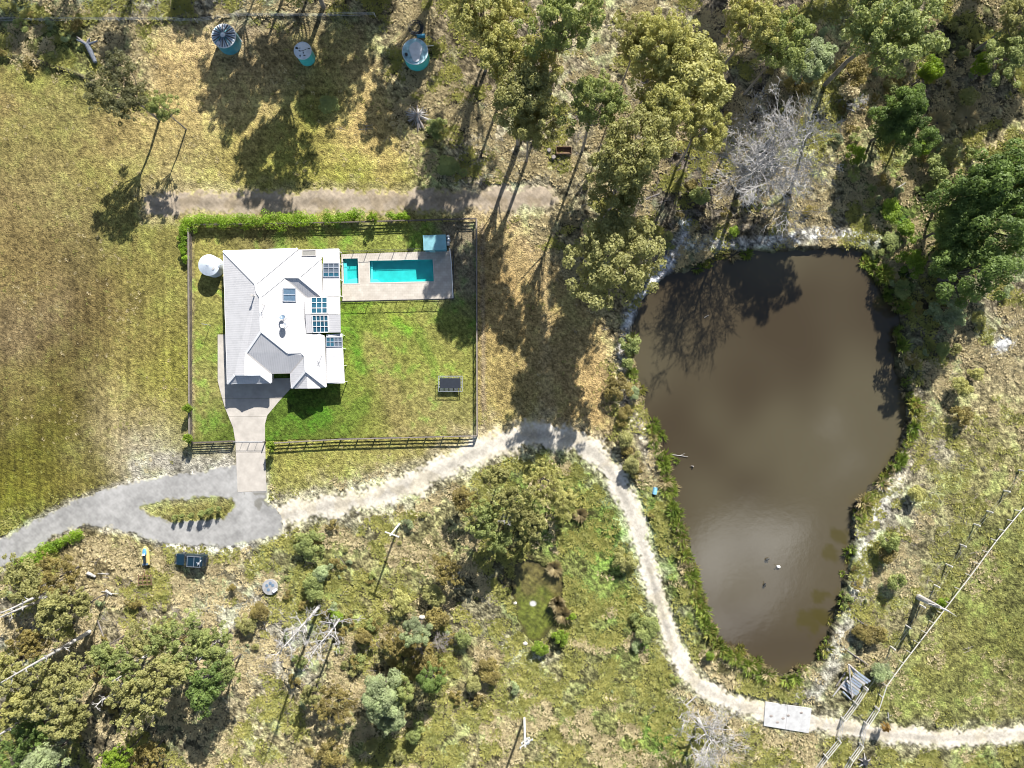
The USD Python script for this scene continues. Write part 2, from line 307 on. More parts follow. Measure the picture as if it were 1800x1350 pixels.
POND = smooth([(1196, 476), (1230, 463), (1270, 446), (1335, 441), (1400, 438), (1480, 437), (1524, 442), (1534, 462), (1560, 502), (1588, 555), (1577, 600), (1580, 650), (1597, 700), (1591, 760), (1570, 810), (1540, 850), (1507, 890), (1500, 950), (1489, 1010), (1468, 1080), (1450, 1140), (1428, 1166), (1375, 1187), (1350, 1175), (1300, 1150), (1263, 1122), (1240, 1070), (1221, 1010), (1203, 930), (1182, 870), (1166, 800), (1150, 755), (1131, 700), (1119, 640), (1113, 580), (1124, 540), (1150, 505), (1172, 486)], True, 4)
ROAD = smooth([(-240, 1100), (0, 1000), (60, 965), (110, 938), (160, 924), (215, 934), (270, 951), (330, 958), (400, 960), (470, 948), (496, 934), (494, 905), (470, 878), (466, 840), (440, 815), (416, 816), (350, 829), (290, 836), (215, 851), (130, 880), (60, 915), (0, 947), (-240, 1030)], True, 4)
ISLAND = smooth([(249, 891), (275, 884), (305, 880), (370, 875), (402, 879), (411, 890), (396, 906), (365, 913), (325, 915), (290, 913)], True, 4)
DRIVE = [(383, 588), (399, 588), (399, 668), (520, 664), (522, 676), (510, 684), (490, 706), (470, 730), (466, 745), (466, 777), (468, 863), (418, 865), (414, 777), (410, 752), (395, 715), (388, 690), (383, 670)]
TRACK = smooth([(470, 915), (500, 907), (560, 893), (640, 880), (720, 852), (790, 818), (860, 785), (930, 766), (985, 769), (1040, 793), (1074, 832), (1102, 885), (1127, 950), (1150, 1030), (1171, 1100), (1197, 1165), (1237, 1209), (1290, 1237), (1345, 1254), (1385, 1262)])
TRACKW = np.interp(np.arange(len(TRACK)) / (len(TRACK) - 1), [0, 0.1, 0.3, 0.45, 0.55, 0.7, 1], [25, 23, 26, 27, 23, 18, 19])
TRACK2 = smooth([(1385, 1262), (1425, 1268), (1480, 1279), (1560, 1291), (1650, 1298), (1740, 1294), (1800, 1290), (2040, 1280)])
DIRT = smooth([(275, 363), (330, 356), (420, 357), (500, 356), (600, 354), (700, 354), (780, 352), (860, 350), (960, 348)])
BANKTRACK = smooth([(1400, 1228), (1436, 1215), (1462, 1165), (1483, 1110), (1500, 1050), (1513, 1000), (1522, 950), (1540, 905), (1562, 868)])
YARD = [(337, 397), (837, 388), (839, 764), (338, 779)]
DECK = [(600, 447), (793, 441), (796, 525), (602, 529)]
POOL = [(650, 458.5), (761, 456), (763, 495), (651, 497)]
SPA = [(603, 455), (629.5, 454), (631, 498.5), (605, 499)]
BRIDGE = [(1345, 1233), (1426, 1245), (1421, 1288), (1342, 1275)]

def wdist(pts, w, u=GU, v=GV):
    """distance to a centre line divided by its local half width"""
    full = np.full(np.shape(u), 9.0); w = np.broadcast_to(w, len(pts))
    p_ = np.asarray(pts); r0, r1 = np.searchsorted(RV, [p_[:, 1].min() - 160, p_[:, 1].max() + 160]); c0, c1 = np.searchsorted(RU, [p_[:, 0].min() - 160, p_[:, 0].max() + 160])
    u, v = u[r0:r1, c0:c1], v[r0:r1, c0:c1]; d = full[r0:r1, c0:c1]
    for i in range(len(pts) - 1):
        (x0, y0), (x1, y1) = pts[i], pts[i + 1]
        L2 = (x1 - x0) ** 2 + (y1 - y0) ** 2
        t = np.clip(((u - x0) * (x1 - x0) + (v - y0) * (y1 - y0)) / L2, 0, 1)
        np.minimum(d, np.hypot(u - x0 - t * (x1 - x0), v - y0 - t * (y1 - y0)) / (w[i] + t * (w[i + 1] - w[i])), out=d)
    return full
f_pond = sdf(inpoly(POND)); f_road = sdf(inpoly(ROAD)); f_island = sdf(inpoly(ISLAND)); f_drive = sdf(inpoly(DRIVE)); f_yard = sdf(inpoly(YARD)); f_deck = sdf(inpoly(DECK))
f_track = wdist(TRACK, TRACKW); f_track2 = wdist(TRACK2, 17.0); f_dirt = wdist(DIRT, 23.0); f_bridge = sdf(inpoly(BRIDGE)); f_bank = wdist(BANKTRACK, 13.0)
f_pool = np.maximum(sdf(inpoly(POOL)), sdf(inpoly(SPA)))

MOWN = np.maximum.reduce([inpoly([(-240, 100), (60, 112), (165, 152), (272, 212), (264, 40), (640, 42), (735, 330), (850, 325), (900, 380), (1060, 560), (1075, 760), (850, 790), (478, 870), (470, 815), (416, 815), (200, 850), (-240, 980)]).astype(float), inpoly(YARD).astype(float),
    inpoly(ISLAND).astype(float), 0.55 * inpoly([(1810, 900), (1545, 1245), (1560, 1270), (2040, 1260), (2040, 800)]), 0.35 * inpoly([(1690, 640), (2040, 560), (2040, 900), (1560, 1240), (1500, 1200), (1540, 1050), (1600, 850)])])
f_rough = 1 - ndimage.gaussian_filter(MOWN, 6)
f_flat = np.clip(sstep(np.maximum.reduce([f_road, f_drive, f_yard, f_deck, f_bridge]), -10, -2) + sstep(-f_track, -1.45, -1.15) + sstep(-f_track2, -1.45, -1.15) + sstep(-f_dirt, -1.4, -1.1), 0, 1)

# sunlit colours of the ground, taken by eye along the photograph
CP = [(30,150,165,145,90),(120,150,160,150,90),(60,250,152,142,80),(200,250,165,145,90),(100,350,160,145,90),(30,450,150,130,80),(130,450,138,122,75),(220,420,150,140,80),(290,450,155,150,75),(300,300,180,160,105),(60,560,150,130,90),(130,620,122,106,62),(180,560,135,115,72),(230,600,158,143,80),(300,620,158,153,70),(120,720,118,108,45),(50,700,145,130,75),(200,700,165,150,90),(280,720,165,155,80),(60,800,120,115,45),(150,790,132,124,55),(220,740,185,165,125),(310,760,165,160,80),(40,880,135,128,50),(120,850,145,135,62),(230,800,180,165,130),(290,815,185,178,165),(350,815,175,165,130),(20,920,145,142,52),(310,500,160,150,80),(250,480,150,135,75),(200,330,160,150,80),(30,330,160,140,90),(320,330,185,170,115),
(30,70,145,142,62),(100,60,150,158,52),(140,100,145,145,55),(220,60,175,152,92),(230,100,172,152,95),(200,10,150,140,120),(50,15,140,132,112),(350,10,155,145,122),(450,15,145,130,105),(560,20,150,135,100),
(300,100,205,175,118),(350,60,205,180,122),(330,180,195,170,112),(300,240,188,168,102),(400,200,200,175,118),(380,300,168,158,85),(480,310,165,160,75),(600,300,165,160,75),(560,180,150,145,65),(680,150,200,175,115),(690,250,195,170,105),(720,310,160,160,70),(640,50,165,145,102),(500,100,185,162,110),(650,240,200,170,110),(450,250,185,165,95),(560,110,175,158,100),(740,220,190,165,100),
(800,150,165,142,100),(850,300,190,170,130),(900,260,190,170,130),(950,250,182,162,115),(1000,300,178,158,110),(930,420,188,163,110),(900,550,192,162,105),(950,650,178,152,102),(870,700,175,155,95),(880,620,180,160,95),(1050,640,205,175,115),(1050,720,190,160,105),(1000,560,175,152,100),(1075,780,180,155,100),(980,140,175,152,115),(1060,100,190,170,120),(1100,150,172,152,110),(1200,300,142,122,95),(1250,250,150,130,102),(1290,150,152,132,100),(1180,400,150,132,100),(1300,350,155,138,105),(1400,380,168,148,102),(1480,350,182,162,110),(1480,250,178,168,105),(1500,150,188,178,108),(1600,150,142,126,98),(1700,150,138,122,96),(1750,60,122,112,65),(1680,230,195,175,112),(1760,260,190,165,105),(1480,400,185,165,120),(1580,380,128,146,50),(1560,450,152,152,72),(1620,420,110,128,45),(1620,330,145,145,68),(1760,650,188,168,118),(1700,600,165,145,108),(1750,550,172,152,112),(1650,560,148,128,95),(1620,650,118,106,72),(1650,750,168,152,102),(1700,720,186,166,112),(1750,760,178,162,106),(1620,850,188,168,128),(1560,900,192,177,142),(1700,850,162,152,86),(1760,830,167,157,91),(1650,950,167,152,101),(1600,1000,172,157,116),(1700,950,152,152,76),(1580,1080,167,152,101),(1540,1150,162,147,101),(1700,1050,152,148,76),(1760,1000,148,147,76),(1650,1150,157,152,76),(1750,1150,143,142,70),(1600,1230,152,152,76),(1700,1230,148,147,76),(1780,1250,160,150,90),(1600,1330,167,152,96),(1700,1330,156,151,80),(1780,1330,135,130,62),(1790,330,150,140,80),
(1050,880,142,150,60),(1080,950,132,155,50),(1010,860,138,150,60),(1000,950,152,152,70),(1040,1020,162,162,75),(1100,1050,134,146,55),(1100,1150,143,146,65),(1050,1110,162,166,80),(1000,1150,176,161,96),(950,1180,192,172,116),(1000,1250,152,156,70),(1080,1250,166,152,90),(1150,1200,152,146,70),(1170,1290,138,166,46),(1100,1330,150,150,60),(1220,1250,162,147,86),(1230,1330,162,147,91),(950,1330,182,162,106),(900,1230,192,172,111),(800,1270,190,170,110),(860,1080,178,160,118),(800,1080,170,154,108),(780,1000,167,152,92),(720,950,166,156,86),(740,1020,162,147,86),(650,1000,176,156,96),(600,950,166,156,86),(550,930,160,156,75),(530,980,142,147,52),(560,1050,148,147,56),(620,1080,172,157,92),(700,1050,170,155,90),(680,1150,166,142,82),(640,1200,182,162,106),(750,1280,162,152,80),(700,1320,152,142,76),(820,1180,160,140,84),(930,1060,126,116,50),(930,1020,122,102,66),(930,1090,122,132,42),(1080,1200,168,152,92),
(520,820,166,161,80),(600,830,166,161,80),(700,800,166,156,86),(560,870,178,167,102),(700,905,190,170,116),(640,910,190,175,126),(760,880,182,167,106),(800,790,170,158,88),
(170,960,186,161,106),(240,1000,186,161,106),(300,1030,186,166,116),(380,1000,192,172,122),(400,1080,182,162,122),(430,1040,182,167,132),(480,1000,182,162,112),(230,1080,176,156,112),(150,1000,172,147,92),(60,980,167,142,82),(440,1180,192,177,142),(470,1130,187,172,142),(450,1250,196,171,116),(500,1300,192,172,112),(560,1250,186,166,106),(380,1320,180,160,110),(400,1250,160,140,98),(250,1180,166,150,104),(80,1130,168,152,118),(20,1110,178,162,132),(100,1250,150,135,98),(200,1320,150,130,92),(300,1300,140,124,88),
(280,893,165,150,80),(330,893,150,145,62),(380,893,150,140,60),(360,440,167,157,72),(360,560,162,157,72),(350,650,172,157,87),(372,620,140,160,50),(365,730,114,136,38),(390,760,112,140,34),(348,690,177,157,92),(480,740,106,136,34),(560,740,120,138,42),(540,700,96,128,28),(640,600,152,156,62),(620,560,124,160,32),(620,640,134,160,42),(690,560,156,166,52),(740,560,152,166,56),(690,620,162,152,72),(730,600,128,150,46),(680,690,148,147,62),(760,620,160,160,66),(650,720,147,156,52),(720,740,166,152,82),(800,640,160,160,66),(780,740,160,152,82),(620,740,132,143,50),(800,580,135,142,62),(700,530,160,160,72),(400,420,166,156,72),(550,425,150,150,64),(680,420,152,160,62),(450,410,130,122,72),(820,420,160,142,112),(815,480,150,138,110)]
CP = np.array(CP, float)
cu, cv = np.meshgrid(np.arange(-240, 2041, 6.0), np.arange(-240, 1591, 6.0))
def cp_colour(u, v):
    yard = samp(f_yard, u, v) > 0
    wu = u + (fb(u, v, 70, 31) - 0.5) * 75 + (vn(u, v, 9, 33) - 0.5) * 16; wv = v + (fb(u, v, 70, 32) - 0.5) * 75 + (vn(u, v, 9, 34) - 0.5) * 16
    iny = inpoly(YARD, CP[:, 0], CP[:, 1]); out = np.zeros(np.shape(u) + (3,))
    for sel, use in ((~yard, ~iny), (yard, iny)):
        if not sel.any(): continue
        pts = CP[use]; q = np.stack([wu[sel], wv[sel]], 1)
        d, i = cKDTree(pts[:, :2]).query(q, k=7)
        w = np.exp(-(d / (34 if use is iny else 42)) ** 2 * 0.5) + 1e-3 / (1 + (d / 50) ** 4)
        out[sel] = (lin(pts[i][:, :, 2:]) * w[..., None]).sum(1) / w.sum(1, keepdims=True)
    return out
# strokes of bare sand, dark soil, lush grass: centre line, half width, colour, strength
STROKES = [([(1206, 395), (1200, 430), (1170, 470), (1125, 525), (1098, 575), (1094, 620)], 13, (225, 220, 215), 0.9), ([(1190, 432), (1240, 428), (1310, 428), (1400, 418), (1470, 408), (1535, 424)], 12, (215, 205, 185), 0.85),
    ([(1095, 600), (1092, 660), (1106, 720), (1128, 765), (1150, 830)], 13, (200, 180, 150), 0.75), ([(1150, 830), (1175, 900), (1195, 980), (1225, 1075), (1265, 1140), (1340, 1190), (1400, 1215)], 12, (195, 172, 122), 0.6),
    ([(1606, 700), (1596, 800), (1560, 868), (1545, 900)], 14, (200, 180, 145), 0.6), ([(1752, 612), (1768, 604)], 13, (215, 205, 190), 0.95), ([(1655, 780), (1665, 800)], 12, (180, 168, 145), 0.5),
    ([(480, 880), (640, 850), (760, 800), (850, 770)], 10, (190, 175, 140), 0.45), ([(500, 935), (600, 918), (720, 890)], 10, (190, 172, 130), 0.4), ([(280, 958), (360, 968), (440, 962)], 10, (205, 192, 170), 0.7),
    ([(240, 815), (300, 815), (400, 812)], 16, (188, 180, 165), 0.6), ([(-240, 60), (0, 97), (60, 108), (120, 125), (172, 146)], 4.5, (112, 100, 84), 0.8), ([(-240, 34), (0, 35), (130, 35), (280, 34), (420, 27), (640, 30)], 4, (120, 108, 90), 0.75),
    ([(1100, 360), (1200, 345), (1300, 400)], 30, (130, 112, 92), 0.4), ([(848, 392), (850, 760)], 4, (170, 150, 120), 0.7), ([(337, 400), (338, 770)], 4, (175, 155, 110), 0.7),
    ([(455, 720), (470, 775)], 5, (110, 150, 20), 0.6), ([(890, 1130), (925, 1165), (960, 1155)], 14, (200, 185, 150), 0.5), ([(800, 1000), (820, 1010)], 14, (190, 172, 130), 0.5), ([(375, 1065), (410, 1085), (455, 1045)], 16, (196, 182, 155), 0.6),
    ([(905, 395), (960, 500), (960, 700), (985, 745)], 10, (190, 165, 118), 0.5), ([(1055, 870), (1085, 930), (1105, 1000)], 16, (112, 150, 42), 0.6), ([(1105, 1090), (1135, 1150)], 14, (115, 142, 45), 0.4), ([(1150, 1280), (1185, 1300)], 24, (122, 165, 35), 0.7),
    ([(455, 1320), (430, 1180)], 10, (200, 180, 130), 0.4), ([(1570, 330), (1590, 400), (1575, 470), (1590, 520)], 15, (100, 150, 25), 0.6), ([(1510, 420), (1560, 470)], 8, (140, 150, 60), 0.5)]
STROKES += [(np.array(ROAD)[(np.array(ROAD)[:, 0] > -60)], 7, (196, 184, 162), 0.5), ([(665, 612), (690, 700), (700, 740)], 15, (168, 150, 84), 0.55), ([(645, 590), (650, 640)], 9, (172, 158, 84), 0.5), ([(615, 560), (628, 615), (640, 655)], 9, (112, 148, 36), 0.65), ([(688, 556), (722, 578)], 11, (140, 168, 34), 0.7), ([(735, 590), (762, 640)], 7, (116, 152, 36), 0.5), ([(605, 750), (640, 705)], 13, (114, 148, 34), 0.65), ([(500, 745), (590, 720)], 14, (108, 146, 30), 0.5), ([(740, 560), (800, 620)], 12, (165, 156, 74), 0.5), ([(690, 760), (820, 755)], 9, (175, 158, 96), 0.6),
    (TRACK[::3], 32, (205, 188, 150), 0.55), (TRACK2, 24, (205, 188, 150), 0.55), (TRACK[:60:3], 42, (198, 182, 140), 0.5), (BANKTRACK, 14, (202, 188, 162), 0.7), (DIRT, 32, (186, 168, 132), 0.5)]
stroke_fields = [(wdist(np.array(p, float), float(w)), lin(c), a) for p, w, c, a in STROKES]

def streaks(u, v):
    a = (vn(u, v, 5, 61, 260) - 0.5) * sstep(-u, -345, -300) * sstep(v, 420, 520) + (vn(u, v, 300, 62, 5) - 0.5) * sstep(u, 265, 300) * sstep(-u, -760, -700) * sstep(-v, -345, -330)
    r = np.hypot(u + 140, v - 420)
    return a + 0.7 * (vn(r, np.arctan2(v - 420, u + 140) * 90, 5, 63, 220) - 0.5) * sstep(-u, -330, -250) * sstep(-v, -480, -380)
def ground_colour(u, v):
    c = cp_colour(u, v)
    rough = samp(f_rough, u, v)
    sw = np.zeros(np.shape(u))
    for f, col, a in stroke_fields:
        w = a * np.clip(1.35 - samp(f, u, v) + (fb(u, v, 16, 41) - 0.5) * 1.5, 0, 1) ** 0.8
        if col.sum() > .5 and col[1] < col[0]: sw = np.maximum(sw, w)
        c = c * (1 - w[..., None]) + col * w[..., None]
    dp = samp(f_pond, u, v)
    w = sstep(dp, -9, -1)[..., None] * 0.8; c = c * (1 - w) + lin((96, 82, 60)) * w
    # tufts, bare spots, lush spots
    n1, n2, n3, n4 = fb(u, v, 55, 1), fb(u, v, 17, 2), fb(u, v, 6.5, 3, 2), vn(u, v, 2.6, 4)
    amp = 0.58 + 0.9 * rough
    lum = 1 + amp * ((n2 - 0.5) * 0.7 + (n3 - 0.5) * 0.9 + (n4 - 0.5) * 0.9 + (n1 - 0.5) * 0.45) + streaks(u, v) * 0.34
    yard = samp(f_yard, u, v) > 0
    c = np.where(yard[..., None], c * 0.84 + 0.16 * c.mean(-1, keepdims=True) * np.array([1.2, 1.1, .7]), c)
    g = np.clip((n2 - 0.5) * 2.2 + (n1 - 0.5) * 2.2 + (n3 - 0.5) * 0.9 - np.where(yard, 0.16, 0.0), -0.9, 0.9) * np.where(yard, 0.8, 0.22 + 0.25 * rough)
    g = g * (1 - sw)
    gp, gn = np.maximum(g, 0), np.maximum(-g, 0)
    c = c * np.stack([1 - gp * 0.42 + gn * 0.03, 1 + gp * 0.04 + gn * 0.05, 1 - gp * 0.5 + gn * 0.02], -1)
    c = c * np.clip(lum, 0.35, 1.7)[..., None]
    c = c * 0.86 + 0.14 * c.mean(-1, keepdims=True) * np.array([1.12, 1.04, 0.84]) * (rough[..., None] + 0.3)/1.3 + 0.14 * c * (1 - (rough[..., None] + 0.3)/1.3)
    dark = sstep(fb(u, v, 9, 5, 2), 0.60, 0.74) * rough * 0.5
    c = c * (1 - dark[..., None]) + lin((88, 76, 46)) * dark[..., None]
    m = c.mean(-1, keepdims=True); c = c * (1 + rough[..., None] * np.array([-0.075, 0.0, 0.12]))
    return np.clip(c * np.array([1.06, 1.07, 1.12]) * (m / 0.16) ** 0.30, 0.008, 0.6)
_HP = [(908, 992), (932, 986), (958, 998), (986, 1008), (988, 1040), (980, 1075), (965, 1108), (946, 1132), (925, 1120), (912, 1090), (903, 1055), (904, 1020)]
_fh = sdf(inpoly(smooth(_HP, True, 4)))
sdf_hol = lambda u, v: samp(_fh, u, v) + (fb(u, v, 12, 84) - 0.5) * 14
def ground_z(u, v):
    rough = samp(f_rough, u, v); flat = samp(f_flat, u, v); dp = samp(f_pond, u, v)
    nearp = sstep(dp, -70, -20)
    z = (0.04 + 0.10 * rough) * (fb(u, v, 14, 11) - 0.5) * 2.0 + (0.02 + 0.17 * rough) * (fb(u, v, 5.5, 12, 2) - 0.45) + 0.5 * rough * (fb(u, v, 90, 13) - 0.5)
    r1 = samp(stroke_fields[11][0], u, v) ; r2 = samp(stroke_fields[12][0], u, v)
    z = z + 0.45 * np.exp(-r1 ** 2) * (0.5 + n01(u, v)) + 0.35 * np.exp(-r2 ** 2) * (0.5 + n01(u, v))
    hol = 0.35 * np.exp(-(((u - 945) / 60) ** 2 + ((v - 1055) / 90) ** 2) ** 2)
    z = z - 0.75 * hol - 0.5 * sstep(sdf_hol(u, v), -3, 4)
    z = z * (1 - flat) - 0.06 * flat
    edge = dp + (fb(u, v, 22, 14) - 0.5) * 16
    z = z * (1 - 0.5 * nearp) + 0.35 * nearp * (1 - flat) - 1.9 * sstep(edge, -7, 9)
    z = np.where(samp(f_pool, u, v) > -3.5, -2.2, z)
    return z
def n01(u, v): return fb(u, v, 12, 15)

def axis(lo, hi, step, far):
    inner = np.arange(lo, hi + 1e-6, step); g, out = step, []
    x = 0.0
    while x < far: g = min(g * 1.5, 400.0); x += g; out.append(x)
    return np.concatenate([lo - np.array(out)[::-1], inner, hi + np.array(out)])
def grid_mesh(us, vs, zf, cf, keep=None):
    u, v = np.meshgrid(us, vs); z = zf(u, v)
    k = (S * (1 - 0 * z / H))
    pts = np.stack([(u - 900) * S, (675 - v) * S, z], -1)
    gy = np.gradient(z, axis=0) / np.gradient(pts[..., 1], axis=0); gx = np.gradient(z, axis=1) / np.gradient(pts[..., 0], axis=1)
    n = np.stack([-gx, -gy, np.ones_like(z)], -1); n /= np.linalg.norm(n, axis=-1, keepdims=True)
    m, q = u.shape; idx = np.arange(m * q).reshape(m, q)
    f = np.stack([idx[:-1, :-1], idx[1:, :-1], idx[1:, 1:], idx[:-1, 1:]], -1)
    if keep is not None:
        cu_, cv_ = (u[:-1, :-1] + u[1:, 1:]) / 2, (v[:-1, :-1] + v[1:, 1:]) / 2
        f = f[keep(cu_, cv_)]
    f = f.reshape(-1, 4)
    uniq, inv = np.unique(f, return_inverse=True); f = inv.reshape(-1, 4)
    col = cf(u.ravel()[uniq], v.ravel()[uniq])
    return pts.reshape(-1, 3)[uniq], f, n.reshape(-1, 3)[uniq], col
def sheet(name, us, vs, zf, cf, mt, keep=None, **kw):
    v, f, n, c = grid_mesh(us, vs, zf, cf, keep)
    return tag(raw_mesh(numbered('/World', name), v, f, mt, n, c), **kw)

sheet('ground', axis(-40, 1840, 3.0, 14000), axis(-40, 1390, 3.0, 14000), ground_z, ground_colour, M['ground'], kind='structure')
keep_lawn = lambda u, v: (samp(f_yard, u, v) > 0) & (samp(f_deck, u, v) < -1) & (samp(f_drive, u, v) < -0.5)
sheet('lawn', np.arange(334, 842, 2.0), np.arange(384, 782, 2.0), lambda u, v: 0.015 + 0.05 * (fb(u, v, 5, 21, 2) - 0.5), ground_colour, M['mown'], keep_lawn, kind='structure')

def blend(col_fn, edge_fn):
    def f(u, v):
        base = ground_colour(u, v); c = col_fn(u, v); w = edge_fn(u, v)[..., None]
        return base * (1 - w) + c * w
    return f
def track_col(rgb, var=0.22, f=None, ruts=0.0):
    def g(u, v):
        c = np.repeat(lin(rgb)[None], len(u), 0)
        lum = 1 + var * ((fb(u, v, 20, 51) - 0.5) * 1.2 + (fb(u, v, 5, 52, 2) - 0.5) * 1.2 + (vn(u, v, 2.4, 53) - 0.5) * 0.6)
        if f is not None and ruts:
            t = samp(f, u, v); lum = lum * (1 - ruts * np.exp(-((t - 0.05) / 0.28) ** 2) * (0.4 + 1.2 * fb(u, v, 40, 54)))
        c = c * lum[:, None]
        dirty = sstep(fb(u, v, 24, 55), 0.52, 0.68)[:, None] * 0.35
        return np.clip(c * (1 - dirty * np.array([0.25, 0.32, 0.5])), 0.01, 0.62)
    return g
def track(name, f, us, vs, rgb, z0, ruts, mt, lo=0.45, var=0.26):
    jag = lambda u, v: samp(f, u, v) + (fb(u, v, 18, 56) - 0.5) * 0.9 + (vn(u, v, 3.5, 57) - 0.5) * 0.5
    sheet(name, us, vs, lambda u, v: z0 + 0.03 * (fb(u, v, 4.5, 58, 2) - 0.5) - 0.07 * sstep(jag(u, v), 0.6, 1.05),
          blend(track_col(rgb, var, f, ruts), lambda u, v: sstep(-jag(u, v), -1.0, -lo)), mt, lambda u, v: (jag(u, v) < 1.02) & ((samp(f_road, u, v) < 1.0) | (u > 520)), kind='structure')
track('gravel_track', np.where(GU > 1352, 9, f_track), np.arange(440, 1360, 1.7), np.arange(720, 1300, 1.7), (240, 231, 214), 0.02, 0.30, M['gravel'])
track('gravel_track', f_track2, np.arange(1405, 1870, 1.7), np.arange(1230, 1340, 1.7), (238, 228, 210), 0.024, 0.28, M['gravel'])
track('dirt_track', f_dirt, np.arange(240, 1000, 1.7), np.arange(318, 392, 1.7), (190, 174, 152), 0.0, 0.25, M['gravel'], 0.5, 0.3)
def road_col(u, v):
    c = np.repeat(lin((187, 185, 181), 2.0)[None], len(u), 0)
    lum = 1 + 0.34 * (fb(u, v, 34, 71) - 0.5) + 0.26 * (fb(u, v, 6, 72, 2) - 0.5) + 0.16 * (vn(u, v, 2.4, 76) - 0.5) - 0.10 * sstep(fb(u, v, 26, 77), .55, .66)
    d = samp(f_road, u, v); i = -samp(f_island, u, v)
    lum = lum + 0.07 * np.cos(np.minimum(d, i) / 5.0) * sstep(np.minimum(d, i), 4, 12)
    c = c * lum[:, None]
    worn = inpoly([(428, 866), (468, 866), (474, 890), (466, 903), (448, 898), (432, 882)], u, v) * sstep(fb(u, v, 9, 73, 2), 0.38, 0.5) * 0.6
    return c * (1 - worn[:, None]) + lin((140, 136, 122), 2.3) * worn[:, None]
e_road = lambda u, v: np.minimum(samp(f_road, u, v), -samp(f_island, u, v)) + (fb(u, v, 14, 74) - 0.5) * 10 + (vn(u, v, 4, 75) - 0.5) * 2.5
sheet('sealed_road', np.arange(-62, 505, 1.7), np.arange(800, 1040, 1.7), lambda u, v: 0.012 + 0 * u - 0.05 * sstep(-e_road(u, v), -1.5, 0.5), blend(road_col, lambda u, v: sstep(e_road(u, v) + (fb(u, v, 6, 78, 2) - 0.5) * 7, -0.5, 6)), M['bitumen'],
      lambda u, v: (e_road(u, v) > -0.5) & ~((samp(f_drive, u, v) > 1.0)), kind='structure')
# pond
def pond_col(u, v):
    t = sstep(fb(u, v, 240, 81), 0.3, 0.7)[:, None]
    c = 0.88 * (lin((104, 96, 74)) * (1 - t) + lin((80, 69, 51)) * t)
    c = c * (1 - 0.25 * sstep(v, 760, 1100)[:, None] * np.array([0.25, 0.4, 0.35]))
    for a, b, ra, rb in ((1478, 945, 22, 14), (1464, 972, 15, 17), (1442, 1050, 17, 14), (1430, 1092, 27, 24), (1448, 1085, 20, 18)):
        w = sstep(-np.hypot((u - a) / ra, (v - b) / rb) - (fb(u, v, 12, 82) - 0.5) * 1.1, -1.1, -0.7)[:, None] * 0.8
        c = c * (1 - w) + lin((82, 74, 34)) * w
    e = samp(f_pond, u, v); w = sstep(-e, -9, 2)[:, None] * 0.3
    return c * (1 - w) + lin((90, 84, 60)) * w
M['pond'] = usdkit.material(stage, '/World/Looks/muddy_water', {
    'a': ('attribute', {'attribute': 'tint'}), 'g': ('geometry', {}), 'n': ('noise_texture', {'scale': 0.9, 'detail': 3.0}), 'b': ('bump', {'strength': 0.10, 'distance': 0.05}),
    'p': ('principled_bsdf', {'roughness': 0.08, 'ior': 1.38, 'specular_ior_level': 0.5})}, [('a.color', 'p.base_color'), ('g.position', 'n.vector'), ('n.fac', 'b.height'), ('b.normal', 'p.normal')], surface='p.BSDF')
HOLLOW = smooth([(908, 992), (932, 986), (958, 998), (986, 1008), (988, 1040), (980, 1075), (965, 1108), (946, 1132), (925, 1120), (912, 1090), (903, 1055), (904, 1020)], True, 4)
f_hol = sdf(inpoly(HOLLOW))
e_hol = lambda u, v: samp(f_hol, u, v) + (fb(u, v, 12, 84) - 0.5) * 14
def bog_col(u, v):
    t = sstep(v + (fb(u, v, 20, 85) - 0.5) * 70, 1020, 1065)[:, None]
    c = lin((112, 104, 58)) * (1 - t) + lin((108, 115, 46)) * t
    c = c * (1 + 0.9 * (fb(u, v, 7, 86, 2) - 0.5) + 0.6 * (vn(u, v, 3, 87) - 0.5))[:, None]
    w = sstep(-e_hol(u, v), -9, -1)[:, None] * 0.8; c = c * (1 - w) + lin((84, 76, 44)) * w
    w = sstep(-np.hypot((u - 937) / 6, (v - 1062) / 5), -1.2, -0.7)[:, None]; return np.clip(c * (1 - w) + lin((225, 222, 215)) * w, 0.01, 0.6)
M['bog'] = tintmat('bog_mud', rough=0.5, amp=0.35, s1=2.0, s2=6.0, bump=0.5, dist=0.1, spec=0.3)
sheet('boggy_hollow', np.arange(888, 1005, 1.7), np.arange(972, 1145, 1.7), lambda u, v: -0.30 + 0.10 * (fb(u, v, 6, 88, 2) - 0.5), bog_col, M['bog'], lambda u, v: samp(f_hol, u, v) > -14, kind='structure')
sheet('pond_water', np.arange(1080, 1640, 5.0), np.arange(410, 1220, 5.0), lambda u, v: -0.55 + 0 * u, pond_col, M['pond'], lambda u, v: samp(f_pond, u, v) > -20, kind='structure')
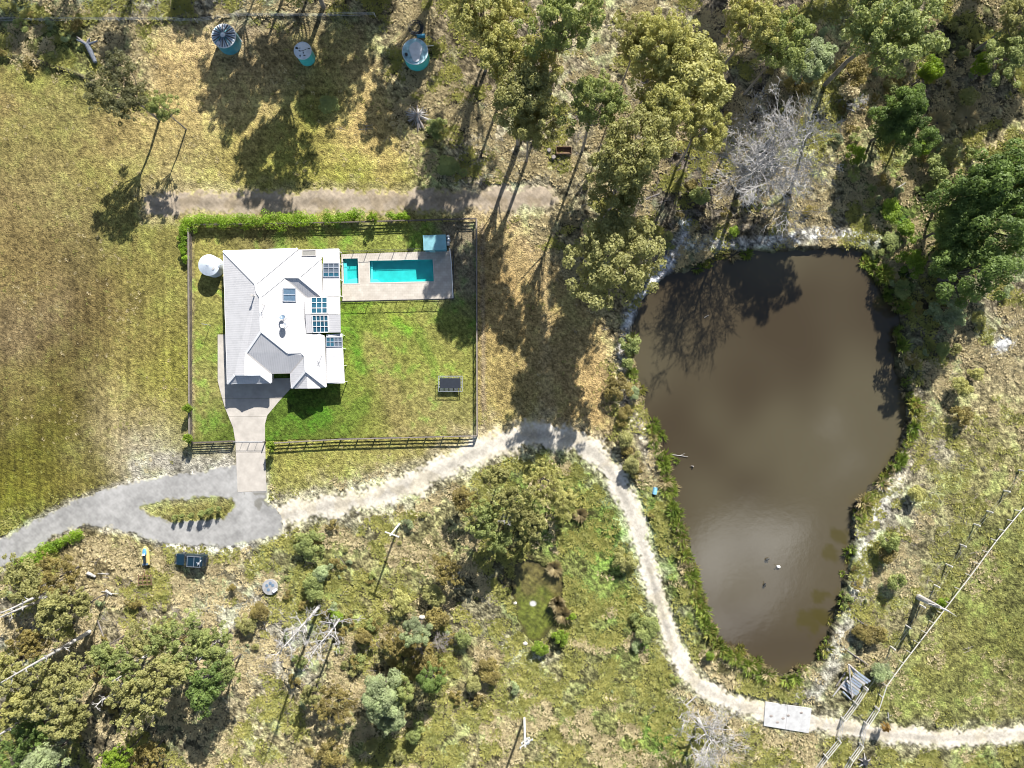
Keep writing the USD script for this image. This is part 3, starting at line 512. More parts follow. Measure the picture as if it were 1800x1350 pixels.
# ---------------------------------------------------------------- the house
house = thing('house', 'pale metal-roofed house with hips, gables and verandah roofs inside the fenced yard', 'house', P(500, 560))
HX, HY = P(500, 560)[:2]
def Q(u, v, z): return P(u, v, z) - [HX, HY, 0]
E = 2.7
V = dict(A=(392.4, 441, E), B=(523, 436.6, E), B2=(523, 454, E), R1=(449, 498.5, 4.8), R1b=(451.5, 512.5, 4.8), R2=(457.5, 521.5, 5.1), R3=(459, 582, 5.1),
    C1=(564.5, 453, E), Rn1=(500, 487, 4.0), Rn2=(525, 487, 4.0), C2=(567, 521.8, E), V1=(539, 522.5, E), V2=(505.8, 619.5, 3.9), S1=(529.6, 619, 3.9), S2=(536, 625, 3.88), S3=(510.8, 655.5, E), S4=(477, 656.5, E),
    G0=(433, 620, 4.0), G1=(431, 660, 4.0), W1=(412, 660, 3.3), W2=(399.6, 674.5, E), E0=(459, 659.6, 3.35), E1=(477, 672.8, E), N1=(538.6, 587, E), N2=(563, 586.5, E), N2b=(570, 590, E),
    S5=(537.5, 651.6, 3.9), S6=(512.3, 682, E), S7=(573.7, 679.8, E), M1=(536, 553, E), M2=(538.5, 586, E))
V = {k: Q(*p) for k, p in V.items()}
PLANES = [('A B R1', 'y'), ('A R1 R1b R2 R3 G0 G1 W1 W2', 'x'), ('B B2 R1b R1', 'x'), ('B2 C1 Rn2 Rn1 R2 R1b', 'y'), ('C1 C2 Rn2', 'x'), ('Rn1 Rn2 C2 V1', 'y'), ('R2 Rn1 V1 M1 M2 V2 R3', 'x'),
    ('R3 V2 S1 S2 S3 S4 G0', 'y'), ('G0 S4 E1 E0 G1', 'x'), ('W1 E0 E1 W2', 'y'), ('N1 N2 S1 V2', 'y'), ('N2 N2b S7 S5 S2 S1', 'x'), ('S2 S5 S6 S3', 'x'), ('S5 S7 S6', 'y')]
roof_planes = {}
for names, ax in PLANES:
    pts = [V[k] for k in names.split()]
    roof_planes[names] = np.array(pts)
    obj('roof_plane', MB().slab(pts, 0.06), M['roof_' + ax], house)
gw, ge, gt = V['W1'], V['E0'], V['G1']; off = np.array([0, -0.06, 0])
obj('gable_end', MB().add([gw, ge, gt, gw + off, ge + off, gt + off], [[0, 1, 2], [5, 4, 3], [0, 3, 4], [0, 4, 1], [1, 4, 5], [1, 5, 2], [2, 5, 3], [2, 3, 0]]), M['blue_grey'], house)
pr, pf, pl, prr = Q(539.7, 662.4, 3.5), Q(540.6, 683, 3.5), Q(523, 683, 2.72), Q(563.5, 682.6, 2.72)
obj('roof_plane', MB().slab([pr, pf, pl], 0.05), M['roof_x'], house); obj('roof_plane', MB().slab([pr, prr, pf], 0.05), M['roof_x'], house)
obj('gable_end', MB().add([pl + [0.1, 0.12, -0.06], prr + [-0.1, 0.12, -0.06], pf + [0, 0.12, -0.08], pl + [0.1, 0.2, -0.06], prr + [-0.1, 0.2, -0.06], pf + [0, 0.2, -0.08]], [[0, 1, 2], [5, 4, 3], [0, 3, 4], [0, 4, 1], [1, 4, 5], [1, 5, 2], [2, 5, 3], [2, 3, 0]]), M['wall'], house)
# verandah roofs
def roof_piece(pts, ax, th=0.05): return obj('verandah_roof', MB().slab([Q(*p) for p in pts], th), M['roof_' + ax], house)
roof_piece([(523.4, 440.2, 2.36), (531, 440, 2.36), (531, 453, 2.62), (523.4, 453.2, 2.62)], 'y')
roof_piece([(555.8, 439.3, 2.36), (595.3, 438.2, 2.36), (567.8, 452.2, 2.62), (555.8, 452.5, 2.62)], 'y')
roof_piece([(531.1, 450, 2.565), (555.7, 449.6, 2.565), (555.7, 452.5, 2.62), (531.1, 453, 2.62)], 'y')
roof_piece([(595.4, 438.3, 2.36), (596, 462.4, 2.36), (567.8, 462.4, 2.62), (567.8, 452.3, 2.62)], 'x')
roof_piece([(596.6, 487, 2.36), (597.2, 521.6, 2.36), (567.8, 521.6, 2.62), (567.8, 487, 2.62)], 'x')
# glazed cross wing
for pts in ([(536, 523, 2.8), (546.9, 522.9, 2.8), (547, 552.3, 3.25), (536.4, 552.4, 3.25)], [(575.6, 522.4, 2.8), (597.6, 522, 2.8), (598.2, 551.8, 3.25), (575.7, 552.1, 3.25)],
            [(536.6, 553, 3.25), (548.6, 553, 3.25), (549.6, 585.4, 2.8), (538.6, 585.8, 2.8)], [(577, 552.6, 3.25), (598.4, 552.5, 3.25), (599, 584.2, 2.8), (578.4, 584.6, 2.8)]):
    roof_piece(pts, 'x' if pts[0][0] > 570 else 'y')
roof_piece([(573.4, 587.4, 2.62), (573.4, 592.6, 2.62), (601, 592.3, 2.36), (600.6, 586.6, 2.36)], 'x')
roof_piece([(573.4, 609.4, 2.62), (573.9, 673, 2.62), (604.8, 672.4, 2.36), (602, 609, 2.36)], 'x')
# skylights: frame, bars and panes
def skylight(name, c4, cols, rows, panes, mt='glass_blue', label=None, bars='cap'):
    c = [Q(*p) for p in c4]                      # nw, ne, se, sw
    at = lambda a, b: (c[0] * (1 - a) + c[1] * a) * (1 - b) + (c[3] * (1 - a) + c[2] * a) * b
    root = UsdGeom.Xform.Define(stage, numbered(path_of(house), name)).GetPrim()
    if label: root.SetCustomDataByKey('label', label)
    fr = MB(); up = np.array([0, 0, 0.04])
    for a0, b0, a1, b1 in ((0, 0, 1, 0), (1, 0, 1, 1), (1, 1, 0, 1), (0, 1, 0, 0)): fr.beam(at(a0, b0) + up, at(a1, b1) + up, 0.12, 0.12)
    obj('frame', fr, M[bars], root)
    bar = M[bars]
    for i in range(1, cols): obj('glazing_bar', MB().beam(at(i / cols, 0.01) + up, at(i / cols, 0.99) + up, 0.09, 0.07), bar, root)
    for i in range(1, rows): obj('glazing_bar', MB().beam(at(0.01, i / rows) + up * 1.1, at(0.99, i / rows) + up * 1.1, 0.09, 0.07), bar, root)
    for i in range(cols):
        for j in range(rows):
            if panes:
                g = [at(x, y) + [0, 0, 0.01] for x, y in (((i + .04) / cols, (j + .04) / rows), ((i + .96) / cols, (j + .04) / rows), ((i + .96) / cols, (j + .96) / rows), ((i + .04) / cols, (j + .96) / rows))]
                k = panes[(j * cols + i) % len(panes)]
                obj('pane', MB().slab(g, 0.02), M[k], root)
    return root
B_, G_ = 'glass_blue', 'grey_glazing'
M['vent_grey'] = mat('vent_slats', (0.16, 0.155, 0.14), 0.7, vary=0.2, scale=4)
skylight('skylight', [(547.2, 523, 2.84), (575.3, 522.6, 2.84), (575.4, 550.6, 3.24), (547.3, 550.8, 3.24)], 3, 3, [B_])
skylight('skylight', [(549, 554.2, 3.26), (576.4, 554, 3.26), (577.6, 584, 2.84), (550.2, 584.4, 2.84)], 4, 3, [B_])
skylight('skylight', [(568.4, 462.8, 2.64), (595.8, 462.6, 2.38), (596.2, 486.6, 2.38), (568.4, 486.6, 2.64)], 3, 3, [G_, G_, G_, G_, G_, G_, B_, B_, B_], label='verandah roof light half grey and half blue beside the small pool', bars='steel')
skylight('skylight', [(573.6, 592.9, 2.64), (601, 592.6, 2.38), (601.8, 608.8, 2.38), (573.6, 609.2, 2.64)], 4, 2, [B_, B_, G_, G_], bars='steel')
skylight('skylight', [(531.2, 440.2, 2.40), (555.5, 439.6, 2.40), (555.5, 449.4, 2.60), (531.2, 449.8, 2.60)], 1, 1, ['vent_grey'], G_, bars='gutter', label='grey louvred roof vent in the north verandah')
M['pane_blue'] = mat('roof_window_glass', (0.075, 0.12, 0.17), 0.15, vary=0.2)
def plane_z(names):
    p = roof_planes[names]; A_ = np.c_[p[:, :2], np.ones(len(p))]; co = np.linalg.lstsq(A_, p[:, 2], rcond=None)[0]; return co
def on_plane(names, u, v, off=0.0):
    tv, tf = trimesh.creation.triangulate_polygon(Polygon(roof_planes[names][:, :2]), engine='earcut'); p = roof_planes[names][cKDTree(roof_planes[names][:, :2]).query(tv)[1]]
    z = 3.5
    for _ in range(12):
        q = Q(u, v, z); best = None
        for t_ in tf:
            a, b, c_ = p[t_]; A_ = np.array([[b[0] - a[0], c_[0] - a[0]], [b[1] - a[1], c_[1] - a[1]]]); w = np.linalg.solve(A_, q[:2] - a[:2]); m = min(w[0], w[1], 1 - w.sum())
            if best is None or m > best[0]: best = (m, a[2] + w[0] * (b[2] - a[2]) + w[1] * (c_[2] - a[2]))
        z = best[1] + off
    return (u, v, z)
MAIN, WEST = 'R2 Rn1 V1 M1 M2 V2 R3', 'A R1 R1b R2 R3 G0 G1 W1 W2'
skylight('skylight', [on_plane(MAIN, *p, 0.1) for p in ((497.8, 506.6), (519.4, 506.8), (519.8, 529.8), (498, 529.4))], 1, 2, ['pane_blue'], bars='steel', label='two-pane roof window in the big white roof plane')
# ridge caps, hips, valleys, gutters
for ab in ('A R1', 'R1 R1b', 'B R1', 'R1b R2', 'R2 R3', 'R2 Rn1', 'Rn1 Rn2', 'Rn2 C1', 'R3 G0', 'G0 G1', 'R3 V2', 'V2 S1', 'S1 S2', 'S2 S5', 'S5 S6', 'S5 S7', 'W1 W2', 'E0 E1', 'Rn2 C2', 'N2 S1'):
    a, b = ab.split()
    obj('ridge_cap', MB().beam(V[a] + [0, 0, 0.03], V[b] + [0, 0, 0.03], 0.34, 0.07), M['cap'], house)
for ab in ('B2 R1b', 'Rn1 V1', 'G0 S4', 'S2 S3', 'V2 N1'):
    a, b = ab.split()
    obj('valley_gutter', MB().beam(V[a] + [0, 0, 0.012], V[b] + [0, 0, 0.012], 0.22, 0.03), M['gutter'], house)
for ab in ('A B', 'A W2', 'W2 E1', 'S4 E1', 'S3 S4', 'S3 S6', 'S6 S7', 'B2 C1', 'C1 C2', 'V1 M1', 'M1 M2', 'B B2', 'N2b S7'):
    a, b = ab.split()
    obj('gutter', MB().beam(V[a] - [0, 0, 0.08], V[b] - [0, 0, 0.08], 0.14, 0.12), M['gutter' if ab in ('V1 M1', 'M1 M2', 'C1 C2', 'N2b S7', 'B B2', 'S3 S4') else 'cap'], house)
for a, b in (((523.2, 439.8, 2.3), (595.5, 437.8, 2.3)), ((595.8, 437.8, 2.3), (597.6, 521.8, 2.3)), ((600.8, 586.2, 2.3), (605.2, 672.8, 2.3)), ((573.8, 673.4, 2.45), (605, 672.8, 2.3))):
    obj('gutter', MB().beam(Q(*a), Q(*b), 0.14, 0.12), M['cap'], house)
# walls under the roof
outline = shapely.union_all([Polygon(p[:, :2]).buffer(0.02) for p in roof_planes.values()]).buffer(0.3).buffer(-0.3 - 0.55)
if outline.geom_type != 'Polygon': outline = max(outline.geoms, key=lambda g: g.area)
obj('wall', MB().prism(Polygon(outline.exterior), 0.0, 2.58), M['wall'], house)
wing = np.array([Q(537, 526, 2.5)[:2], Q(590, 525, 2.5)[:2], Q(592, 582, 2.5)[:2], Q(539, 583, 2.5)[:2]])
obj('wall', MB().prism(Polygon(wing), 0.0, 2.66), M['wall'], house)
for u, v in ((594, 440), (595, 462), (596, 490), (596.5, 519), (599.5, 588), (601, 612), (602.5, 642), (604, 670.5), (530, 441)):
    q = Q(u, v, 2.3); obj('verandah_post', MB().box((q[0], q[1], 1.14), (0.11, 0.11, 2.28)), M['white'], house)
q0, q1 = Q(404, 666.5, 1.2), Q(472, 665, 1.2); yw = outline.bounds[1]
gx = Q(437, 668, 1.0)
for k in range(2): obj('garage_door', MB().box((Q(420 + 36 * k, 668, 1)[0], Polygon(outline.exterior).intersection(LineString([(Q(420 + 36 * k, 668, 1)[0], -50), (Q(420 + 36 * k, 668, 1)[0], 0)])).bounds[1] - 0.03, 1.1), (2.6, 0.06, 2.2)), M['door'], house)
for u in (530, 552):
    xx = Q(u, 670, 1)[0]; yy = Polygon(outline.exterior).intersection(LineString([(xx, -50), (xx, 0)])).bounds[1]
    obj('window', MB().box((xx, yy - 0.02, 1.4), (1.5, 0.06, 1.2)), M['car_glass'], house)
for v in (460, 500, 540, 590, 630):
    yy = Q(400, v, 1)[1]; xx = Polygon(outline.exterior).intersection(LineString([(-80, yy), (20, yy)])).bounds[0]
    obj('window', MB().box((xx - 0.02, yy, 1.4), (0.06, 1.5, 1.2)), M['car_glass'], house)
# flue, aerials, dishes
fl = on_plane(WEST, 447, 520.5); f0 = Q(*fl)
flue = obj('flue', MB().tube(f0 - [0, 0, 0.1], f0 + [0, 0, 0.95], 0.11, n=12), M['gutter'], house); obj('cowl', MB().tube(f0 + [0, 0, 0.95], f0 + [0, 0, 1.1], 0.2, n=12), M['gutter'], flue)
for pl_, u, v in ((MAIN, 465.5, 537), ('N2 N2b S7 S5 S2 S1', 566, 625)):
    a0 = Q(*on_plane(pl_, u, v)); mb = MB().tube(a0, a0 + [0, 0, 1.2], 0.03, n=6)
    for k in range(4): mb.tube(a0 + [-0.35 + .04 * k, -0.3 + 0.2 * k, 1.15], a0 + [0.35 - .04 * k, -0.3 + 0.2 * k, 1.15], 0.02, n=5)
    mb.tube(a0 + [0, -0.35, 1.15], a0 + [0, 0.35, 1.15], 0.02, n=5)
    obj('aerial', mb, M['gutter'], house)
for u, v, r, mt_ in ((500, 558.5, 0.42, 'blue_grey'), (501.8, 573, 0.5, 'steel')):
    a0 = Q(*on_plane(MAIN, u - 0.5, v + 1)); t = np.linspace(0, 1, 6)
    d = obj('satellite_dish', MB().lathe([(0, 0)] + [(r * x, 0.18 * x * x) for x in t[1:]] + [(r * x, 0.18 * x * x - 0.03) for x in t[::-1]], (0, 0, 0), 24), M[mt_], house, smooth=40)
    X = UsdGeom.Xformable(d); X.AddTranslateOp().Set(Gf.Vec3d(*(a0 + [0, 0, 0.75]))); X.AddRotateXOp().Set(-38.0)
    obj('dish_mast', MB().tube(a0 - [0, 0, 0.05], a0 + [0, 0.0, 0.72], 0.04, n=6).tube(a0 + [0.35, 0.1, -0.1], a0 + [0, 0, 0.5], 0.02, n=5).tube(a0 + [-0.35, 0.1, 0.02], a0 + [0, 0, 0.5], 0.02, n=5), M['gutter'], house)

# ---------------------------------------------------------------- concrete drive, pool, bridge
drv = thing('concrete_driveway', None, None, (0, 0, 0)); tag(drv, kind='structure')
dp_ = Polygon([P(*p)[:2] for p in DRIVE])
for y0, y1 in ((560, 700.2), (700.6, 732), (732.4, 776), (776.4, 795), (795.4, 900)):
    piece = dp_.intersection(shapely.box(P(300, y1)[0], P(300, y1)[1], P(600, y0)[0], P(300, y0)[1]))
    for g in getattr(piece, 'geoms', [piece]):
        if g.geom_type == 'Polygon' and g.area > 0.05: obj('concrete_slab', MB().prism(g, -0.12, 0.045 + 0.003 * (y0 % 3)), M['concrete'], drv)
deckp = Polygon([P(*p)[:2] for p in DECK], [[P(*p)[:2] for p in POOL], [P(*p)[:2] for p in SPA]])
obj('pool_deck', MB().prism(deckp, -0.1, 0.14), M['paver'], kind='structure')
def pool(name, label, rect, floor_z, water_z, group=None, ledge=None):
    c = np.mean([P(*p) for p in rect], 0); t = thing(name, label, 'pool', c)
    poly = Polygon([(P(*p) - c)[:2] for p in rect])
    obj('pool_floor', MB().prism(poly, floor_z - 0.1, floor_z), M['plaster'], t)
    obj('pool_wall', MB().prism(Polygon(poly.buffer(0.12, join_style=2).exterior, [poly.exterior]), floor_z - 0.1, 0.10), M['plaster'], t)
    obj('coping', MB().prism(Polygon(poly.buffer(0.16, join_style=2).exterior, [poly.buffer(-0.02, join_style=2).exterior]), 0.144, 0.165), M['coping'], t)
    if ledge: 
        for lp, zz in ledge: obj('step', MB().prism(Polygon([(P(*p) - c)[:2] for p in lp]), floor_z, zz), M['plaster_pale'], t)
    w = np.array([(P(*p) - c)[:2] for p in rect]); obj('water', (np.c_[w, np.full(4, water_z)], np.array([[0, 3, 2], [0, 2, 1]])), M['pool_water'], t)
    return t
pool('swimming_pool', 'long turquoise swimming pool in the pale paved deck', POOL, -0.75, -0.02, ledge=[([(651, 490), (662, 490), (672, 497), (651, 497)], -0.35), ([(651, 459), (654, 459), (654, 497), (651, 497)], -0.5)])
pool('plunge_pool', 'small turquoise plunge pool between the house and the long pool', SPA, -0.6, -0.02, ledge=[([(603.5, 461), (608.5, 461), (610, 499), (605, 499)], -0.3), ([(610, 491), (631, 487), (631, 498.5), (610, 499)], -0.45)])
br = thing('concrete_bridge', 'pale flat concrete culvert slab carrying the white track past the pond tip', 'bridge', P(1384, 1261))
bc = P(1384, 1261); bp = [P(*p) - bc for p in BRIDGE]
bp2 = np.array([bp[0] * (1 - t) + bp[1] * t for t in (0, .48, 0.485, 1)] + [bp[3] * (1 - t) + bp[2] * t for t in (1, .485, .48, 0)])
obj('deck_slab', MB().prism(Polygon(np.array([bp2[0], bp2[1], bp2[6], bp2[7]])[:, :2]), -0.3, 0.14), M['bridge'], br); obj('deck_slab', MB().prism(Polygon(np.array([bp2[2], bp2[3], bp2[4], bp2[5]])[:, :2]), -0.3, 0.137), M['bridge'], br)
for k, (u, v) in enumerate(((1376, 1262), (1385, 1257), (1366, 1269), (1355, 1258), (1408, 1252))):
    q = P(u, v) - bc; obj('mud_clod', MB().tm(trimesh.Trimesh(*[(lambda m: m.vertices * [0.28, 0.2, 0.05] + [q[0], q[1], 0.15])(trimesh.creation.icosphere(1)), trimesh.creation.icosphere(1).faces])), M['log'], br)

# pool shed, filter drums, white rail
sh = thing('pool_shed', 'teal flat-roofed pool shed at the corner of the deck', 'shed', P(764, 428)); c0 = P(764, 428)
rp = [P(*p) - c0 for p in ((743.2, 413.4, 2.25), (783.5, 412.4, 2.25), (785, 438.6, 2.1), (744.6, 440, 2.1))]
obj('roof', MB().slab(rp, 0.08), M['shed'], sh)
wp = Polygon([p[:2] * 0.97 for p in rp]); obj('wall', MB().prism(Polygon(np.array([p[:2] for p in rp])).buffer(-0.12), 0.0, 2.05), M['tank_wall'], sh)
obj('door', MB().box((rp[3][0] + 1.2, min(rp[2][1], rp[3][1]) + 0.10, 1.0), (0.9, 0.06, 1.95)), M['shed'], sh)
for k, (u, v, r, lab) in enumerate(((788.5, 417.5, 0.30, 'grey pool filter drum, the one farthest from the pools'), (788.8, 422.8, 0.34, 'grey pool filter drum, middle one of three beside the shed'), (788, 429, 0.32, 'grey pool filter drum nearest the paved deck'))):
    t = thing('pool_filter', lab, 'filter drum', P(u, v)); obj('drum_body', MB().lathe([(0, 0), (r, 0), (r, 0.7), (r * .8, 0.92), (r * .3, 1.02), (0, 1.03)], n=20), M['steel'], t, smooth=35)
    obj('valve_cap', MB().tube((0, 0, 1.0), (0, 0, 1.14), 0.1, n=10), M['white'], t)
t = thing('white_pipe_rail', 'white pipe running along the east edge of the pool deck', 'pipe', P(794, 480))
pp = [P(u, v, 0.25) - P(794, 480) for u, v in ((790.5, 436), (791, 442), (793.5, 462), (795, 495), (796.5, 524))]
obj('pipe', MB().pipe(pp, 0.06), M['white'], t); obj('clamp', MB().box(pp[2], (0.2, 0.12, 0.16)), M['steel'], t)
# thin black pool fences
def thin_fence(name, label, a, b, z, h, step):
    a, b = np.array(a, float), np.array(b, float); n = max(1, int(round(np.hypot(*(b - a)) / step)))
    c = P(*((a + b) / 2)); t = thing(name, label, 'fence', c)
    A_, B2_ = P(*a) - c, P(*b) - c
    for zz in (z + 0.12, z + h): obj('rail', MB().beam(A_ + [0, 0, zz], B2_ + [0, 0, zz], 0.05, 0.05), M['dark'], t)
    for i in range(n + 1): q = A_ + (B2_ - A_) * i / n; obj('post', MB().box((q[0], q[1], z + h / 2 + 0.02), (0.07, 0.07, h + 0.04)), M['dark'], t)
    m = int(np.linalg.norm(B2_ - A_) / 0.35); mb = MB()
    for i in range(m): q = A_ + (B2_ - A_) * (i + .5) / m; mb.box((q[0], q[1], z + h / 2), (0.012, 0.012, h - 0.1))
    obj('baluster', mb, M['dark'], t, kind='stuff')
thin_fence('pool_fence', 'thin black pool fence between the deck and the green lawn', (600, 531.5), (797, 526.5), 0.05, 1.25, 24)
thin_fence('pool_fence', 'thin black pool fence along the upper edge of the deck', (598, 444), (742, 440), 0.05, 1.25, 26)
thin_fence('pool_fence', 'thin black pool fence along the east side of the deck', (797.5, 442), (798.5, 526), 0.05, 1.25, 24)

# ---------------------------------------------------------------- timber yard fences
def rail_fence(name, label, pts, mt, h=1.2, rails=(0.35, 0.72, 1.1), step=30, w=0.15, rw=0.05, rh=0.15, cat='fence', topmat=None, top_flat=True):
    pts = [np.array(p, float) for p in pts]; c = P(*(sum(pts) / len(pts))); t = thing(name, label, cat, c)
    for a, b in zip(pts[:-1], pts[1:]):
        n = max(1, int(round(np.hypot(*(b - a)) / step))); q = [P(*(a + (b - a) * i / n)) - c for i in range(n + 1)]
        d = (q[-1] - q[0]) / np.linalg.norm(q[-1] - q[0]); rz = math.degrees(math.atan2(d[1], d[0])); side = np.array([-d[1], d[0], 0]) * (w / 2 + rw / 2 - 0.01)
        for k, p in enumerate(q):
            if k or a is pts[0]: obj('post', MB().box((p[0], p[1], h / 2 - 0.1), (w, w, h + 0.2), rz, 0.93), M[mt], t)
        for z in rails:
            for p0, p1 in zip(q[:-1], q[1:]): obj('rail', MB().beam(p0 + side + [0, 0, z], p1 + side + [0, 0, z], rw, rh), M[topmat if topmat and z == rails[-1] else mt], t)
        if top_flat:
            for p0, p1 in zip(q[:-1], q[1:]): obj('top_rail', MB().beam(p0 + [0, 0, h + 0.05], p1 + [0, 0, h + 0.05], 0.15, 0.05), M[topmat or mt], t)
    return t
M['rail_top'] = mat('greyed_fence_rail', (0.17, 0.145, 0.125), 0.85, vary=0.3, scale=3)
rail_fence('timber_fence', 'dark post-and-rail fence behind the hedge on the upper side of the yard', [(336, 398), (600, 394), (837, 387)], 'timber_dark', topmat='timber_dark')
rail_fence('timber_fence', 'dark post-and-rail fence on the east side of the yard facing the pond', [(838, 388), (839, 764)], 'timber_dark', topmat='rail_top')
rail_fence('timber_fence', 'long dark post-and-rail fence on the lower side of the yard east of the driveway', [(839.5, 765), (600, 771), (480, 778)], 'timber_dark', topmat='rail_top')
rail_fence('timber_fence', 'short dark post-and-rail fence between the corner bush and the driveway', [(339, 778), (412, 775)], 'timber_dark', rails=(0.3, 0.58, 0.86, 1.12), step=34)
rail_fence('timber_fence', 'dark post-and-rail fence on the west side of the yard', [(337, 400), (338.5, 776)], 'timber_dark', topmat='rail_top')
g = thing('driveway_gate', 'thin grey double gate across the concrete driveway', 'gate', P(440, 776)); gc = P(440, 776)
for s_, (u0, u1) in enumerate(((414.5, 439.5), (440.5, 466))):
    a, b = P(u0, 776) - gc, P(u1, 776) - gc; mb = MB()
    for z in (0.15, 1.1): mb.tube(a + [0, 0, z], b + [0, 0, z], 0.028, n=6)
    for x in (a, (a + b) / 2, b): mb.tube(x + [0, 0, 0.15], x + [0, 0, 1.1], 0.025, n=6)
    obj('gate_leaf', mb, M['steel'], g)
for u in (413.4, 467): q = P(u, 776) - gc; obj('gate_post', MB().box((q[0], q[1], 0.65), (0.14, 0.14, 1.3)), M['timber_dark'], g)
# wire fence along the top, white fences on the right
t = thing('wire_fence', 'thin wire fence with timber posts along the top bank', 'fence', P(350, 38)); tc = P(350, 38)
wl = [P(u, v) - tc for u, v in ((-60, 37), (60, 39), (130, 38), (210, 37), (280, 37), (348, 40), (420, 30), (500, 31), (580, 30), (660, 29))]
for p in wl: obj('post', MB().tube(p - [0, 0, 0.2], p + [0, 0, 1.25], 0.07, 0.06, 7), M['timber_grey'], t)
for z in (0.5, 0.85, 1.18): obj('wire', MB().pipe([p + [0, 0, z] for p in wl], 0.012, 4), M['steel'], t)
RF = [(1800 + 60, 815), (1784, 896), (1742, 947), (1697, 1008), (1660, 1056), (1620, 1108), (1580, 1160), (1551, 1200), (1538, 1240)]
rail_fence('white_rail_fence', 'long white single-rail fence running diagonally beside the lower right paddock', RF, 'timber_white', h=1.25, rails=(1.12,), step=26, w=0.13, rw=0.10, rh=0.10, topmat='timber_white', top_flat=False)
rail_fence('white_fence_wing', 'white three-rail fence wing above the track, joined to the long diagonal fence', [(1537, 1241), (1519, 1268)], 'timber_white', h=1.45, rails=(0.35, 0.85, 1.3), step=40, w=0.16, rw=0.08, rh=0.10, top_flat=False)
rail_fence('white_fence_wing', 'white three-rail fence wing between the timber ramp and the track', [(1516, 1207), (1500, 1232), (1479, 1260)], 'timber_white', h=1.45, rails=(0.35, 0.85, 1.3), step=32, w=0.16, rw=0.08, rh=0.10, top_flat=False)
rail_fence('white_fence_wing', 'white three-rail fence wing below the track nearest the bridge slab', [(1471, 1297), (1448, 1325), (1425, 1356)], 'timber_white', h=1.45, rails=(0.35, 0.85, 1.3), step=40, w=0.16, rw=0.08, rh=0.10, top_flat=False)
rail_fence('white_fence_wing', 'white three-rail fence wing below the track beside the burnt stump', [(1510, 1305), (1492, 1330), (1474, 1360)], 'timber_white', h=1.45, rails=(0.35, 0.85, 1.3), step=40, w=0.16, rw=0.08, rh=0.10, top_flat=False)
for (a, b, lab) in (((1478, 1262), (1472, 1296), 'thin pipe gate across the track nearest the bridge slab'), ((1518, 1270), (1511, 1304), 'thin pipe gate across the track at the diagonal fence')):
    c = P(*np.mean([a, b], 0)); t = thing('pipe_gate', lab, 'gate', c); A_, B2_ = P(*a) - c, P(*b) - c
    for z in (0.2, 0.65, 1.1): obj('gate_rail', MB().tube(A_ + [0, 0, z], B2_ + [0, 0, z], 0.03, n=6), M['steel'], t)
    for k in (0, 0.5, 1): q = A_ + (B2_ - A_) * k; obj('gate_upright', MB().tube(q + [0, 0, 0.1], q + [0, 0, 1.15], 0.03, n=6), M['steel'], t)
t = thing('post_and_wire_fence', 'row of white posts with thin wire left of the long diagonal fence', 'fence', P(1640, 1040)); tc = P(1640, 1040)
wl = [P(u, v) - tc for u, v in ((1790, 826), (1764, 862), (1734, 898), (1712, 921), (1688, 957), (1664, 992), (1642, 1028), (1617, 1063), (1592, 1099), (1565, 1136), (1541, 1175), (1518, 1205))]
for p in wl: obj('post', MB().tube(p - [0, 0, 0.2], p + [0, 0, 1.45], 0.13, 0.12, 8), M['timber_white'], t)
for z in (0.7, 1.3): obj('wire', MB().pipe([p + [0, 0, z] for p in wl], 0.008, 4), M['steel'], t)
# ---------------------------------------------------------------- tanks
def tank(label, u, v, r, h, wall, top, ribs=0, kind='cone', rise=0.35):
    base = P(u, v); t = thing('water_tank', label, 'water tank', base)
    prof = []
    for k in range(9): z = h * k / 8; prof += [(r - 0.02, z), (r, z + h / 32), (r, z + h / 12)]
    prof = [p for p in prof if p[1] < h] + [(r, h)]
    obj('tank_wall', MB().lathe([(0, 0)] + prof, n=48), M[wall], t, smooth=30)
    obj('tank_roof', MB().lathe([(r + 0.05, h - 0.08), (r + 0.05, h + 0.02), (r * .6, h + rise * .55), (0.35, h + rise * .95), (0, h + rise)], n=48), M[top], t, smooth=20)
    for i in range(ribs):
        a = 2 * math.pi * i / ribs; d = np.array([math.cos(a), math.sin(a), 0])
        obj('roof_rib', MB().beam(d * 0.4 + [0, 0, h + rise + 0.0], d * (r * 0.97) + [0, 0, h + 0.08], 0.17, 0.06), M['dark' if i % 2 else 'blue_grey'] if i % 6 not in (4,) else M['tank_wall'], t)
    return t, h + rise, r
t, zt, r = tank('large blue water tank with dark ribs fanning over its pale roof', 404.5, 76.5, 1.85, 2.4, 'tank_wall', 'tank_top', 26, rise=0.4)
obj('roof_cap', MB().lathe([(0, zt - 0.1), (0.28, zt - 0.1), (0.28, zt + 0.08), (0, zt + 0.14)], n=16), M['tank_pale'], t); obj('hatch', MB().lathe([(0, 2.45), (0.3, 2.45), (0.3, 2.65), (0, 2.66)], (-0.75, -1.25, 0), n=16), M['steel'], t)
obj('ladder_rail', MB().beam((r + 0.1, 0.3, 0), (r + 0.1, 0.3, 2.5), 0.05, 0.08), M['white'], t)
t, zt, r = tank('small aqua water tank with a dark speckled top', 540.5, 102.5, 1.28, 2.5, 'tank_green', 'tank_pale', 0, rise=0.15)
rng = np.random.default_rng(5)
for k in range(11):
    a, q = rng.uniform(0, 6.28), rng.uniform(0.1, 1.0); m = trimesh.creation.icosphere(1); m.apply_scale([rng.uniform(.08, .3), rng.uniform(.06, .2), .05]); m.apply_translation([q * math.cos(a), q * math.sin(a), 2.66 - q * 0.12]); obj('leaf_pile', MB().tm(m), M['dark'], t)
obj('roof_rim', MB().lathe([(1.30, 2.44), (1.38, 2.44), (1.38, 2.54), (1.30, 2.54)], n=40), M['tank_pale'], t)
